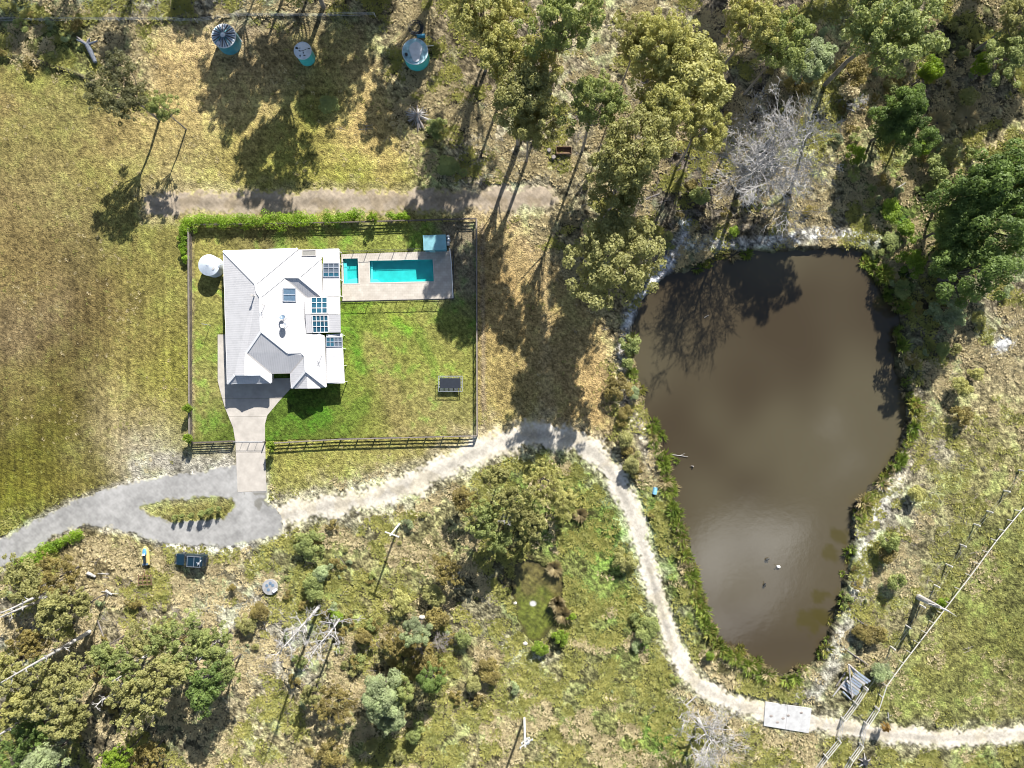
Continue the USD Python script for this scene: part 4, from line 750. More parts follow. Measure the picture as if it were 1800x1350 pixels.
t, zt, r = tank('broad teal water tank with a stained pale lid near the hose coil', 733.5, 104, 1.95, 2.5, 'tank_green', 'tank_teal', 0, rise=0.12)
mm = [(0.95 * math.cos(a) * (1 + .2 * math.sin(3 * a)) + 0.15, 1.75 * math.sin(a) * 0.9 - 0.1) for a in np.linspace(0, 6.28, 28)[:-1]]
obj('pale_lid_sheet', MB().prism(Polygon(mm), 2.635, 2.655), M['tank_top'], t)
obj('inlet_strainer', MB().lathe([(0, 2.55), (0.24, 2.55), (0.24, 2.75), (0, 2.75)], (-1.35, -0.5, 0), n=14), M['dark'], t)
obj('overflow_pipe', MB().tube((1.7, 1.0, 2.2), (2.9, 1.15, 2.1), 0.05, n=8), M['white'], t); obj('roof_rim', MB().lathe([(1.96, 2.42), (2.04, 2.42), (2.04, 2.54), (1.96, 2.54)], n=44), M['tank_pale'], t)
t, zt, r = tank('pale corrugated rainwater tank with a conical lid beside the west wall of the house', 377.5, 470, 1.62, 2.1, 'tank_pale', 'tank_pale', 0, rise=0.55)
obj('roof_cap', MB().lathe([(0, zt - 0.1), (0.2, zt - 0.1), (0.2, zt + 0.05), (0, zt + 0.08)], n=14), M['tank_pale'], t)
obj('downpipe', MB().tube((1.55, -0.1, 2.3), (2.6, 0.1, 2.5), 0.05, n=8), M['tank_pale'], t); obj('hatch', MB().lathe([(0, 2.2), (0.3, 2.2), (0.3, 2.42), (0, 2.44)], (0.7, -0.5, 0), n=14), M['gutter'], t)
# septic tank
t = thing('septic_tank', 'round grey concrete tank lid with dark manholes and a white box', 'concrete tank', P(476, 1031))
obj('tank_body', MB().lathe([(0, 0), (1.2, 0), (1.24, 0.42), (1.2, 0.47), (0, 0.5)], n=40), M['concrete_dark'], t, smooth=30)
for x, y in ((0.1, 0.7), (0.5, 0.35), (-0.2, -0.35), (-0.45, 0.3)): obj('manhole_cover', MB().lathe([(0, 0.5), (0.25, 0.5), (0.25, 0.54), (0, 0.55)], (x, y, 0), n=18), M['blue_grey'], t)
obj('white_box', MB().box((0.85, -0.45, 0.6), (0.7, 0.38, 0.3), 35), M['white'], t)
# hose coil and drum by the teal tank
t = thing('hose_coil', 'black coil of poly pipe lying above the broad teal tank', 'hose', P(731, 49)); rng = np.random.default_rng(6)
for k in range(7):
    rr, z = 0.75 + 0.09 * k, 0.06 + 0.05 * (k % 3); pts = [(rr * math.cos(a) + 0.05 * math.sin(3 * a + k), rr * math.sin(a) * 0.95, z) for a in np.linspace(0, 6.283, 26)]
    obj('hose_loop', MB().pipe(pts, 0.055, 6), M['hose'], t)
obj('hose_tail', MB().pipe([(0.8, -0.9, 0.06), (2.2, -1.3, 0.05), (3.6, -2.2, 0.04), (4.8, -3.6, 0.04), (5.6, -4.2, 0.04)], 0.04), M['hose'], t); obj('hose_tail', MB().pipe([(-0.9, -0.9, 0.06), (-1.8, -2.0, 0.05), (-3.4, -3.0, 0.04), (-4.6, -3.1, 0.04)], 0.04), M['hose'], t)
def drum(label, u, v, rz, m_, r=0.3, ln=1.3):
    t = thing('drum', label, 'drum', P(u, v), rz); m = MB(); prof = [(0, -ln / 2), (r, -ln / 2), (r, -ln / 6), (r + .02, -ln / 6 + .03), (r, -ln / 6 + .06), (r, ln / 6), (r + .02, ln / 6 + .03), (r, ln / 6 + .06), (r, ln / 2), (0, ln / 2)]
    b = MB().lathe(prof, n=18); v_, f_ = b.get(); v_ = np.c_[v_[:, 2], v_[:, 0], v_[:, 1] + r]; m.add(v_, f_[:, [0, 1, 2]]); obj('drum_body', m, M[m_], t, smooth=30)
    obj('bung', MB().box((ln / 2 + 0.02, 0.12, r + 0.1), (0.05, 0.1, 0.1)), M['white'], t)
drum('blue drum lying between the hose coil and the teal tank', 740.5, 65, 5, 'drum'); drum('pale blue drum on the west bank of the pond', 1150.5, 862, 80, 'drum_pale', 0.35, 1.1)
# log heap
def log_at(t, a, b, r0, r1, m_='timber_grey', name='log', n=7): return obj(name, MB().tube(a, b, r0, r1, n), M[m_], t)
t = thing('log_heap', 'round heap of grey logs stacked in a star beside the tank shadow', 'log heap', P(735, 206)); rng = np.random.default_rng(8)
for k in range(46):
    a = rng.uniform(0, 6.283); d = np.array([math.cos(a), math.sin(a), 0]); r0 = rng.uniform(0.0, 0.6); ln = rng.uniform(1.1, 2.0) * (0.9 + 0.2 * rng.random()); zz = rng.uniform(0.5, 1.1)
    log_at(t, d * r0 + [0, 0, zz], d * (r0 + ln) * [1, 0.95, 1] + [rng.normal(0, .15), rng.normal(0, .15), rng.uniform(0.05, 0.3)], rng.uniform(.06, .13), rng.uniform(.04, .08), ['timber_grey', 'dead', 'log', 'dead_dark'][k % 4])
t = thing('stump_root', 'grey overturned tree stump with a fan of roots in the rough grass top left', 'tree stump', P(160, 88), 0); rng = np.random.default_rng(9)
log_at(t, (-0.3, 0.6, 0.45), (0.9, -2.1, 0.35), 0.42, 0.3, 'grey_root', 'trunk', 9)
for k in range(9):
    a = 1.57 + rng.uniform(-1.3, 1.4); d = np.array([math.cos(a), math.sin(a) * 0.8, 0]); log_at(t, (-0.3, 0.6, 0.5), np.array([-0.3, 0.6, 0.1 + rng.random() * 0.9]) + d * rng.uniform(1.0, 1.9), 0.24, 0.1, ['grey_root', 'dead_dark'][k % 2], 'root')
# trough and stools under the gums
t = thing('steel_trough', 'rusty brown trough lying in the shade beside two stumps', 'trough', P(991, 266)); 
obj('trough_floor', MB().box((0, 0, 0.12), (2.3, 1.0, 0.06)), M['rust'], t)
for p, s_ in (((0, 0.53, 0.3), (2.4, 0.07, 0.6)), ((0, -0.53, 0.3), (2.4, 0.07, 0.6)), ((-1.18, 0, 0.3), (0.07, 0.99, 0.6)), ((1.18, 0, 0.3), (0.07, 0.99, 0.6))): obj('trough_side', MB().box(p, s_), M['rust'], t)
for u, v, lab in ((965, 265, 'brown cut stump left of the rusty trough'), (973, 277, 'low brown cut stump below the rusty trough')):
    t = thing('cut_stump', lab, 'stump', P(u, v)); obj('stump', MB().lathe([(0.36, -0.1), (0.32, 0.35), (0.3, 0.5), (0, 0.5)], n=12), M['log'], t); obj('root', MB().tube((0.2, 0.1, 0.1), (0.75, 0.3, -0.05), .12, .05, 6), M['log'], t); obj('root', MB().tube((-0.2, 0.1, 0.1), (-0.6, 0.45, -0.05), .12, .05, 6), M['log'], t)
# trampoline
tc = P(792.5, 674.5); t = thing('trampoline', 'rectangular black trampoline on the lawn near the east fence', 'trampoline', tc)
obj('jumping_mat', MB().box((0, 0.1, 0.97), (3.25, 1.55, 0.03)), M['mat'], t)
fr = MB(); cs = [(-1.9, -1.2), (1.9, -1.2), (1.9, 1.2), (-1.9, 1.2)]
for a, b in zip(cs, cs[1:] + cs[:1]): fr.beam((*a, 1.0), (*b, 1.0), 0.07, 0.07)
obj('frame', fr, M['steel'], t)
sp = MB()
for x in np.linspace(-1.6, 1.6, 17): sp.tube((x, 0.88, 0.98), (x, 1.18, 1.0), 0.02, n=4).tube((x, -0.68, 0.98), (x, -1.18, 1.0), 0.02, n=4)
for y in np.linspace(-0.6, 0.8, 8): sp.tube((-1.63, y, 0.98), (-1.88, y, 1.0), 0.02, n=4).tube((1.63, y, 0.98), (1.88, y, 1.0), 0.02, n=4)
obj('spring', sp, M['steel'], t, kind='stuff')
for x in (-1.5, 1.5):
    for y in (-1.2, 1.2): obj('leg', MB().tube((x, y, 0), (x, y, 1.0), 0.035, n=6), M['steel'], t)
obj('side_skirt', MB().box((0, -0.69, 0.9), (3.25, 0.02, 0.16)), M['mat'], t)
# car
cc = P(341, 981.5); t = thing('car', 'dark blue four-wheel drive with a roof rack parked below the road', 'car', cc, -3.0)
def loft(sections):
    """sections: (x, half width, z low, z high, half width at top)"""
    v, f = [], []
    for x, w, z0, z1, wt in sections: v += [(x, -w * .96, z0), (x, -w, z0 + (z1 - z0) * .55), (x, -wt, z1), (x, -wt * .6, z1 + 0.02), (x, wt * .6, z1 + 0.02), (x, wt, z1), (x, w, z0 + (z1 - z0) * .55), (x, w * .96, z0)]
    n = 8
    for i in range(len(sections) - 1):
        for k in range(n): j = (k + 1) % n; f.append([i * n + k, (i + 1) * n + k, (i + 1) * n + j, i * n + j])
    f3 = [[q[0], q[3], q[2]] for q in f] + [[q[0], q[2], q[1]] for q in f]
    m = (len(sections) - 1) * n
    f3 += [[0, k, k + 1] for k in range(1, n - 1)] + [[m, m + k + 1, m + k] for k in range(1, n - 1)]
    return MB().add(v, f3)
body = obj('body', loft([(-2.42, .78, .5, .85, .70), (-2.3, .90, .42, 1.0, .82), (-1.5, .94, .40, 1.12, .86), (-0.95, .95, .40, 1.17, .88), (0.5, .95, .40, 1.2, .9), (2.1, .95, .42, 1.2, .9), (2.38, .92, .45, 1.15, .86), (2.44, .85, .5, 1.0, .8)]), M['car'], t, smooth=40)
obj('cabin_roof', loft([(-0.35, .70, 1.74, 1.80, .66), (0.0, .76, 1.76, 1.86, .70), (1.6, .76, 1.76, 1.87, .70), (2.15, .74, 1.74, 1.82, .68)]), M['car'], t, smooth=40)
obj('windscreen', MB().slab([(-1.05, -.82, 1.19), (-1.05, .82, 1.19), (-0.33, .68, 1.78), (-0.33, -.68, 1.78)], .03), M['car_glass'], t)
obj('rear_window', MB().slab([(2.12, -.66, 1.78), (2.12, .66, 1.78), (2.36, .8, 1.19), (2.36, -.8, 1.19)], .03), M['car_glass'], t)
for s_ in (-1, 1):
    obj('side_window', MB().add([(-0.95, s_ * .87, 1.18), (2.3, s_ * .87, 1.18), (2.1, s_ * .73, 1.78), (-0.3, s_ * .73, 1.78), (-0.95, s_ * .8, 1.18), (2.3, s_ * .8, 1.18), (2.1, s_ * .66, 1.78), (-0.3, s_ * .66, 1.78)], BOXF), M['car_glass'], t)
    obj('mirror', MB().box((-0.85, s_ * 1.04, 1.2), (0.14, 0.22, 0.16)), M['dark'], t)
    obj('headlight', MB().box((-2.36, s_ * .68, .84), (0.12, .3, .17)), M['chrome'], t)
    for x in (-1.45, 1.5):
        w = obj('wheel', MB().lathe([(0.2, -.13), (.37, -.13), (.39, -.09), (.39, .09), (.37, .13), (.2, .13)], n=22), M['rubber'], t); X = UsdGeom.Xformable(w); X.AddTranslateOp().Set(Gf.Vec3d(x, s_ * .86, .39)); X.AddRotateXOp().Set(90.0)
        obj('rim', MB().lathe([(0, -.11), (.22, -.11), (.22, .11), (0, .11)], n=14), M['chrome'], w)
for x in (-0.15, 0.9, 1.85): obj('rack_bar', MB().beam((x, -.8, 1.98), (x, .8, 1.98), .06, .05), M['chrome'], t)
for s_ in (-1, 1): obj('rack_rail', MB().beam((-0.25, s_ * .8, 1.97), (2.0, s_ * .8, 1.97), .05, .06), M['chrome'], t)
bb = MB()
for z in (.6, .85, 1.05): bb.tube((-2.55, -.8, z), (-2.55, .8, z), .04, n=6)
for y in (-.45, .45): bb.tube((-2.55, y, .5), (-2.55, y, 1.05), .04, n=6)
obj('bull_bar', bb, M['dark'], t); obj('spare_wheel', MB().box((2.52, 0.1, .95), (.16, .7, .7)), M['rubber'], t)
obj('snorkel', MB().beam((-1.0, .93, 1.1), (-0.45, .8, 1.95), .07, .07), M['dark'], t)
rng = np.random.default_rng(12)
for k in range(4): obj('rack_load', MB().box((1.5 + 0.14 * k, rng.uniform(-.4, .4), 2.03), (.1, .5, .06), rng.uniform(-40, 40)), M['white' if k % 2 else 'steel'], t)
# jet ski on the grass
cc = P(258, 976); t = thing('jet_ski', 'yellow and blue jet ski on a cradle left of the parked car', 'jet ski', cc, -87.0, None, (.9, .9, .9))
obj('hull', loft([(-1.75, .12, .38, .5, .08), (-1.45, .42, .28, .58, .34), (-0.9, .6, .2, .64, .52), (0.2, .68, .18, .64, .6), (1.3, .68, .18, .6, .6), (1.62, .62, .22, .55, .55)]), M['yellow'], t, smooth=40)
obj('front_cover', loft([(-1.35, .2, .58, .66, .12), (-0.95, .34, .62, .86, .24), (-0.45, .36, .62, 1.0, .26), (-0.25, .30, .62, 1.02, .2)]), M['ski_blue'], t, smooth=40)
obj('seat', loft([(-0.1, .2, .6, .95, .15), (0.4, .22, .6, .92, .17), (1.0, .24, .6, .98, .18), (1.25, .2, .58, .9, .14)]), M['car_glass'], t, smooth=40)
obj('windscreen', MB().slab([(-0.5, -.25, 1.0), (-0.2, -.22, 1.22), (-0.2, .22, 1.22), (-0.5, .25, 1.0)], .03), M['white'], t)
obj('handlebar', MB().tube((-0.12, -.42, 1.08), (-0.12, .42, 1.08), .03, n=6), M['dark'], t); obj('rear_deck', MB().box((1.42, 0, .6), (.36, 1.0, .06)), M['blue_grey'], t)
for y in (-.42, .42): obj('cradle_rail', MB().beam((-1.3, y, .1), (1.6, y, .1), .1, .16), M['timber_grey'], t); 
for x in (-.8, 1.0): obj('cradle_beam', MB().beam((x, -.7, .03), (x, .7, .03), .12, .08), M['timber_grey'], t)
# rusty harrow
t = thing('rusty_harrow', 'rusty brown farm harrow frame standing in dry grass below the jet ski', 'farm harrow', P(258, 1017.5), 2)
for y in (-.75, -.1, .6): obj('cross_beam', MB().beam((-1.1, y, .5), (1.1, y, .5), .12, .1), M['rust'], t)
for x in (-1.0, -.35, .35, 1.0): obj('frame_rail', MB().beam((x, -.95, .58), (x, .9, .58), .1, .08), M['rust'], t)
rng = np.random.default_rng(14)
for x in np.linspace(-1, 1, 6):
    for y in (-.75, -.1, .6): obj('tine', MB().tube((x, y, .5), (x + .1, y - .15, .02), .03, .02, 5), M['rust'], t)
obj('drawbar', MB().beam((0, .6, .55), (-.15, 1.5, .45), .1, .1), M['rust'], t)
# post in the west yard
t = thing('yard_post', 'thin post with a crossbar standing on the west lawn', 'post', P(370, 572)); obj('pole', MB().tube((0, 0, 0), (0, 0, 2.1), .04, n=7), M['steel'], t); obj('crossbar', MB().tube((-.5, 0.06, 2.05), (.35, -.02, 2.05), .035, n=6), M['steel'], t)
# power poles
def pole(label, u, v, h, arms, r=0.17, rz=0):
    t = thing('power_pole', label, 'power pole', P(u, v), rz); obj('pole', MB().tube((0, 0, -.3), (0, 0, h), r, r * .75, 10), M['timber_white'], t)
    for z, ln, off in arms:
        a = obj('crossarm', MB().beam((-ln / 2 + off, .18, z), (ln / 2 + off, .18, z), .14, .16), M['timber_white'], t)
        for k in np.linspace(-.46, .46, 3): obj('insulator', MB().lathe([(0, z + .08), (.07, z + .08), (.11, z + .15), (.06, z + .22), (.09, z + .3), (0, z + .34)], (ln * k + off, .18, 0), n=10), M['steel'], a)
    return t
pole('pale leaning power pole with one crossarm below the white track', 702, 921, 8.2, [(8.0, 2.2, 0.2)], rz=-20)
t = pole('white power pole with crossarms and a transformer near the bottom edge', 921.5, 1262, 8.6, [(8.3, 2.3, .3), (7.3, 1.5, .2)], .2, rz=35)
obj('transformer', MB().lathe([(0, 5.9), (.32, 5.9), (.34, 6.8), (.2, 6.95), (0, 7.0)], (.1, -.5, 0), n=16), M['steel'], t); obj('stay', MB().tube((0, 0, 4.5), (-.9, -.5, 6.6), .06, n=6), M['timber_white'], t)
# weathered stock ramp
cc = P(1498, 1199); t = thing('timber_ramp', 'weathered grey plank ramp with leaning poles beside the white fence wing', 'timber ramp', cc, 0)
ax = (P(1512, 1183) - P(1488, 1216)); ax /= np.linalg.norm(ax); nx = np.array([ax[1], -ax[0], 0]); rng = np.random.default_rng(15)
for k in range(9):
    o = ax * (-1.55 + k * 0.42); w = 1.5 + 0.3 * math.sin(k); zz = 0.35 + 0.09 * k
    obj('plank', MB().beam(o - nx * w * .75 + [0, 0, zz - 0.12], o + nx * (w * .85) + [0, 0, zz + .05 * rng.random()], .33, .06), M['timber_blue' if k % 3 else 'timber_grey'], t)
for a, b, m_ in (((1492, 1168, 1.6), (1498, 1227, .5), 'timber_grey'), ((1492, 1168, 1.6), (1521, 1194, .3), 'timber_grey'), ((1490, 1190, .5), (1464, 1224, .15), 'timber_grey'), ((1495, 1172, 1.0), (1512, 1198, .6), 'timber_blue'), ((1482, 1216, .3), (1496, 1230, .3), 'timber_blue'), ((1486, 1182, 0.4), (1470, 1206, .2), 'dead_dark')):
    obj('leaning_pole', MB().tube(P(*a) - cc, P(*b) - cc, .14, .10, 7), M[m_], t)
for k, p in enumerate(((-1, -.6), (-.9, .7), (1.3, -.5), (1.3, .6))): o = ax * p[0] + nx * p[1]; obj('stump_leg', MB().tube(o + [0, 0, -.2], o + [0, 0, .45 + .2 * p[0]], .1, n=6), M['log'], t)
# dead stump tree on the right, burnt stump, white debris
t = thing('dead_stump_tree', 'tall pale broken dead trunk casting a long shadow in the right paddock', 'dead tree', P(1614, 1049)); rng = np.random.default_rng(16)
log_at(t, (0, 0, -.3), (0.1, 0, 3.2), .48, .38, 'dead', 'trunk', 10); log_at(t, (0.1, 0, 3.1), (-.25, .3, 6.2), .38, .2, 'dead', 'trunk', 9); log_at(t, (0.1, 0, 4.0), (1.6, -.6, 5.2), .24, .12, 'dead', 'branch'); log_at(t, (0.1, .1, 4.8), (-1.7, .7, 5.3), .12, .05, 'dead', 'branch'); log_at(t, (1.5, -.55, 5.1), (2.6, -1.3, 5.4), .11, .03, 'dead', 'branch')
t = thing('burnt_stump', 'black burnt stump with splayed roots beside the lowest white fence wing', 'stump', P(1518, 1337)); rng = np.random.default_rng(17)
obj('stump', MB().lathe([(.7, -.1), (.5, .4), (.42, .7), (0, .65)], n=11), M['rubber'], t)
for k in range(11): a = k / 11 * 6.28 + rng.uniform(-.2, .2); log_at(t, (.3 * math.cos(a), .3 * math.sin(a), .5), (rng.uniform(.8, 1.5) * math.cos(a), rng.uniform(.8, 1.4) * math.sin(a), rng.uniform(.1, .5)), .13, .05, ['rubber', 'dead_dark', 'rubber', 'timber_grey'][k % 4], 'root')
# birds and sticks on the pond
def bird(label, u, v, m_, rz):
    t = thing('bird', label, 'bird', P(u, v, -.5), rz); m = trimesh.creation.icosphere(2); vv = m.vertices * [.32, .17, .15] + [0, 0, .1]; vv[:, 2] += np.maximum(-vv[:, 0] - .15, 0) * .5; vv[:, 1] *= 1 - np.clip(-vv[:, 0] - .1, 0, .2) * 2.5
    obj('body', MB().add(vv, m.faces), M[m_], t, smooth=True); obj('neck', MB().tube((.24, 0, .14), (.33, 0, .36), .05, .04, 8), M[m_], t); h_ = trimesh.creation.icosphere(1); obj('head', MB().add(h_.vertices * [.09, .065, .065] + [.36, 0, .38], h_.faces), M[m_], t, smooth=True); obj('beak', MB().tube((.43, 0, .37), (.54, 0, .34), .03, .008, 6), M['rust'], t)
    for s_ in (-1, 1): w = trimesh.creation.icosphere(1); obj('wing', MB().add(w.vertices * [.24, .04, .1] + [-.04, s_ * .15, .16], w.faces), M[m_], t, smooth=True)
bird('white water bird floating on the lower pond', 1368, 995.5, 'bird_white', 160); bird('small dark duck left of and above the white bird', 1348, 983, 'bird_dark', 20); bird('small dark duck below the white bird', 1343.5, 1028, 'bird_dark', 80)
t = thing('snag', 'thin pale dead branch lying in the water by the west bank', 'branch', P(1195, 801, -.5)); log_at(t, (-1.6, .2, -.1), (1.3, -.15, .12), .07, .03, 'dead', 'branch', 6); log_at(t, (0, 0, 0), (.8, .4, .12), .04, .015, 'dead', 'twig', 5)
t = thing('snag', 'dark stump tip poking out of the water beside the pale branch', 'snag', P(1217, 820, -.5)); log_at(t, (0, 0, -.4), (.1, .05, .28), .16, .11, 'dead_dark', 'stub', 8); log_at(t, (0, 0, 0), (-.3, .2, .2), .06, .03, 'dead_dark', 'twig', 5)
t = thing('snag', 'thin pale stick floating in the shadow of the dead tree', 'snag', P(1242, 556, -.5), 30); log_at(t, (-.4, 0, -.02), (.4, 0, .06), .05, .03, 'dead', 'stick', 6); log_at(t, (0, 0, 0), (.15, .2, .08), .03, .01, 'dead', 'twig', 5)
for k, (u, v, w, lab) in enumerate(((905, 1061, .35, 'pale stone on the west rim of the dry hollow'), (909, 1073, .28, 'small pale stone below the west rim stone of the hollow'), (923, 1131, .4, 'pale stone at the foot of the dry hollow'), (937, 1062, .4, 'white stone in the middle of the dry hollow'), (806, 1003, .6, 'white stone in the sandy patch west of the scrub'), (742, 1085, .5, 'white stone between the scrub bushes left of the hollow'))):
    m = trimesh.creation.icosphere(2); rng = np.random.default_rng(30 + k); m.vertices *= (1 + .3 * (meshkit.noise(m.vertices * 2.2 + k) - .5))[:, None]; m.apply_scale([w, w * .75, w * .5]); m.apply_translation([0, 0, w * .2])
    z0 = float(ground_z(np.array([u * 1.0]), np.array([v * 1.0]))[0]); s_ = obj('stone', m, M['stone'], None, smooth=30, label=lab, cat='stone', group='pale stones about the dry hollow'); UsdGeom.Xformable(s_).AddTranslateOp().Set(Gf.Vec3d(*P(u, v), ) + Gf.Vec3d(0, 0, z0))
# ---------------------------------------------------------------- vegetation
def leaves(rng, cent, rad, per, leaf, flat=0.75, up=0.45, spread=0.45, aspect=1.7):
    """rhombic leaves round the clump centres; returns vertices (n*4, 3) and quads"""
    n = np.maximum((per * (rad / rad.mean()) ** 2).astype(int), 6); k = np.repeat(np.arange(len(cent)), n); m = len(k)
    d = rng.normal(size=(m, 3)); d /= np.linalg.norm(d, axis=1, keepdims=True); d[:, 2] = np.where(d[:, 2] < -0.35, -d[:, 2] * 0.6, d[:, 2])
    p = cent[k] + d * (rad[k] * rng.uniform(0.74, 1.06, m))[:, None] * [1, 1, flat]
    nrm = d * 0.75 + rng.normal(size=(m, 3)) * spread + [0, 0, up]; nrm /= np.linalg.norm(nrm, axis=1, keepdims=True)
    a = np.cross(nrm, rng.normal(size=(m, 3))); a /= np.linalg.norm(a, axis=1, keepdims=True); b = np.cross(nrm, a)
    L_ = leaf * rng.uniform(0.6, 1.35, m)[:, None]
    v = np.stack([p - a * L_, p - b * L_ / aspect, p + a * L_, p + b * L_ / aspect], 1).reshape(-1, 3)
    return v, np.arange(m * 4).reshape(-1, 4)
def crown_clumps(rng, R, hz, z0, n, cr, holes=0.15, low=-0.25):
    out = []
    lob = rng.normal(size=(9, 3)); lob /= np.linalg.norm(lob, axis=1, keepdims=True); amp = rng.uniform(-0.42, 0.40, 9)
    while len(out) < n:
        d = rng.normal(size=3); d /= np.linalg.norm(d)
        if d[2] < low: continue
        w = 1 + (amp * np.clip(lob @ d, 0, 1) ** 2 * 1.5).sum()
        if rng.random() < holes * (1.2 - d[2]): w *= rng.uniform(0.4, 0.8)
        c = d * np.array([R, R, hz]) * np.clip(w, 0.3, 1.5) * rng.uniform(0.55, 1.04)
        out.append([c[0], c[1], z0 + c[2]])
    c = np.array(out); return c, cr * rng.uniform(0.45, 1.4, n)
FORMS = {}
def stem(mb, rng, h0, r, tops, lean=0.25, n=8):
    """a trunk to height h0 forking into limbs towards the points tops"""
    p = np.array([0, 0, -0.4]); q = np.array([rng.normal(0, lean), rng.normal(0, lean), h0 * 0.5]); w = np.array([rng.normal(0, lean * 1.5), rng.normal(0, lean * 1.5), h0])
    segs = [[*p, *q, r, r * .8], [*q, *w, r * .8, r * .62]]
    for t in tops:
        a = w + (q - w) * rng.uniform(0, .35); mid = a + (t - a) * 0.5 + rng.normal(0, 0.3, 3) + [0, 0, -0.25]
        segs += [[*a, *mid, r * .42, r * .27], [*mid, *t, r * .27, r * .09]]
        for _ in range(2):
            e = t + rng.normal(0, 0.7, 3); segs.append([*(mid + (t - mid) * .6), *e, r * .14, r * .05])
    mb.tubes(segs, n)
def form(kind, leafm, seed):
    """class prim with trunk and crown, made once for each (kind, leaf, seed); returns path, radius, height of the crown centre"""
    key = (kind, leafm, seed)
    if key in FORMS: return FORMS[key]
    rng = np.random.default_rng(abs(hash((kind, seed))) % 1 + 7919 * seed + sum(map(ord, kind)))
    words = {'dusky': 'dusky', 'yellow': 'yellow', 'olive': 'olive', 'green': 'green', 'grey': 'grey', 'dense': 'dark', 'lime': 'lime', 'hedge': 'bright', 'brown': 'brown', 'rust': 'rusty', 'straw': 'straw', 'reed': 'reedy'}[leafm]
    path = numbered('/World', f'{words}_{kind}_form'); prim = stage.CreateClassPrim(path); UsdGeom.Xform(prim)
    tr = MB()
    if kind == 'gum':
        R, hc = 5.0, 16.0; c, cr = crown_clumps(rng, R * 1.04, 2.9, hc, 175, 0.74, 0.35, -0.4); v, f = leaves(rng, c, cr, 84, 0.18, up=0.55, spread=0.6)
        stem(tr, rng, 12.2, 0.34, c[:16]); bk = 'bark'
    elif kind == 'loose_gum':
        R, hc = 5.0, 15.0; c, cr = crown_clumps(rng, R * 1.12, 3.0, hc, 115, 0.72, 0.38, -0.5); v, f = leaves(rng, c, cr, 100, 0.175, up=0.5, spread=0.6)
        stem(tr, rng, 10.6, 0.30, c[:22]); bk = 'bark'
    elif kind == 'broad_tree':
        R, hc = 5.0, 6.0; c, cr = crown_clumps(rng, R * .85, 3.4, hc, 74, 1.05, 0.1, -0.4); v, f = leaves(rng, c, cr, 170, 0.19, up=0.5, spread=0.4)
        stem(tr, rng, 3.4, 0.36, c[:14]); bk = 'bark_dark'
    elif kind == 'wattle':
        R, hc = 4.0, 6.5; c, cr = crown_clumps(rng, R * 1.0, 1.7, hc, 150, 0.42, 0.55, -0.3); v, f = leaves(rng, c, cr, 46, 0.15, up=0.5, spread=0.75)
        stem(tr, rng, 4.2, 0.2, c[:18]); bk = 'bark_dark'
    elif kind == 'shrub':
        R, hc = 2.0, 1.3; c, cr = crown_clumps(rng, R * .8, 0.95, hc, 28, 0.52, 0.25, -0.2); v, f = leaves(rng, c, cr, 95, 0.13, up=0.5, spread=0.5)
        stem(tr, rng, 0.5, 0.09, c[:9]); bk = 'bark_dark'
    elif kind == 'hedge_bush':
        R, hc = 1.0, 0.85; c, cr = crown_clumps(rng, .72, .6, hc, 20, 0.36, 0.1, -0.5); v, f = leaves(rng, c, cr, 70, 0.09, up=0.4, spread=0.5)
        stem(tr, rng, 0.3, 0.05, c[:6], 0.05); bk = 'bark_dark'
    elif kind == 'tussock':
        R, hc = 1.2, 0.5; m = 420; a = rng.uniform(0, 6.283, m); q = rng.uniform(0, .55, m); ln = rng.uniform(.6, 1.25, m); base = np.c_[q * np.cos(a), q * np.sin(a), np.zeros(m)]; a2 = a + rng.normal(0, .5, m)
        tip = base + np.c_[np.cos(a2) * ln * .75, np.sin(a2) * ln * .75, ln * rng.uniform(.35, .9, m)]; side = np.c_[-np.sin(a2), np.cos(a2), np.zeros(m)] * .05; mid = (base + tip) / 2 + [0, 0, .18]
        v = np.stack([base - side * .3, mid - side, tip, mid + side], 1).reshape(-1, 3); f = np.arange(m * 4).reshape(-1, 4); tr.tube((0, 0, -.1), (0, 0, .12), .18, .1, 6); bk = 'bark_dark'
    raw_mesh(path + '/' + ('blades' if kind == 'tussock' else 'crown'), v, f, L[leafm]); usdkit.mesh(stage, path + '/' + ('root_mat' if kind == 'tussock' else 'stem' if kind in ('shrub', 'hedge_bush') else 'trunk'), tr.get(), M[bk], smooth=True)
    FORMS[key] = (path, R, hc); return FORMS[key]
vrng = np.random.default_rng(77)
def gz(x, y):
    u, v = px(x, y); return float(ground_z(np.array([float(u)]), np.array([float(v)]))[0])
def plant(name, kind, leafm, seed, u, v, rpx, hc, label, cat='tree', group=None, sq=None):
    """puts the crown centre at height hc so that the lens sees it at (u, v) with radius rpx"""
    path, R, h0 = form(kind, leafm, seed)
    c = P(u, v, hc); r = rpx * S * (1 - hc / H); zb = gz(c[0], c[1])
    t = thing(name, label, cat, (c[0], c[1], zb), vrng.uniform(0, 360), group, (r / R * vrng.uniform(.94, 1.06), r / R * vrng.uniform(.94, 1.06), (hc - zb) / h0 if sq is None else sq))
    t.GetReferences().AddInternalReference(path); t.SetInstanceable(True); return t
G, LG, B, W_, SH, HB, TU = 'gum', 'loose_gum', 'broad_tree', 'wattle', 'shrub', 'hedge_bush', 'tussock'
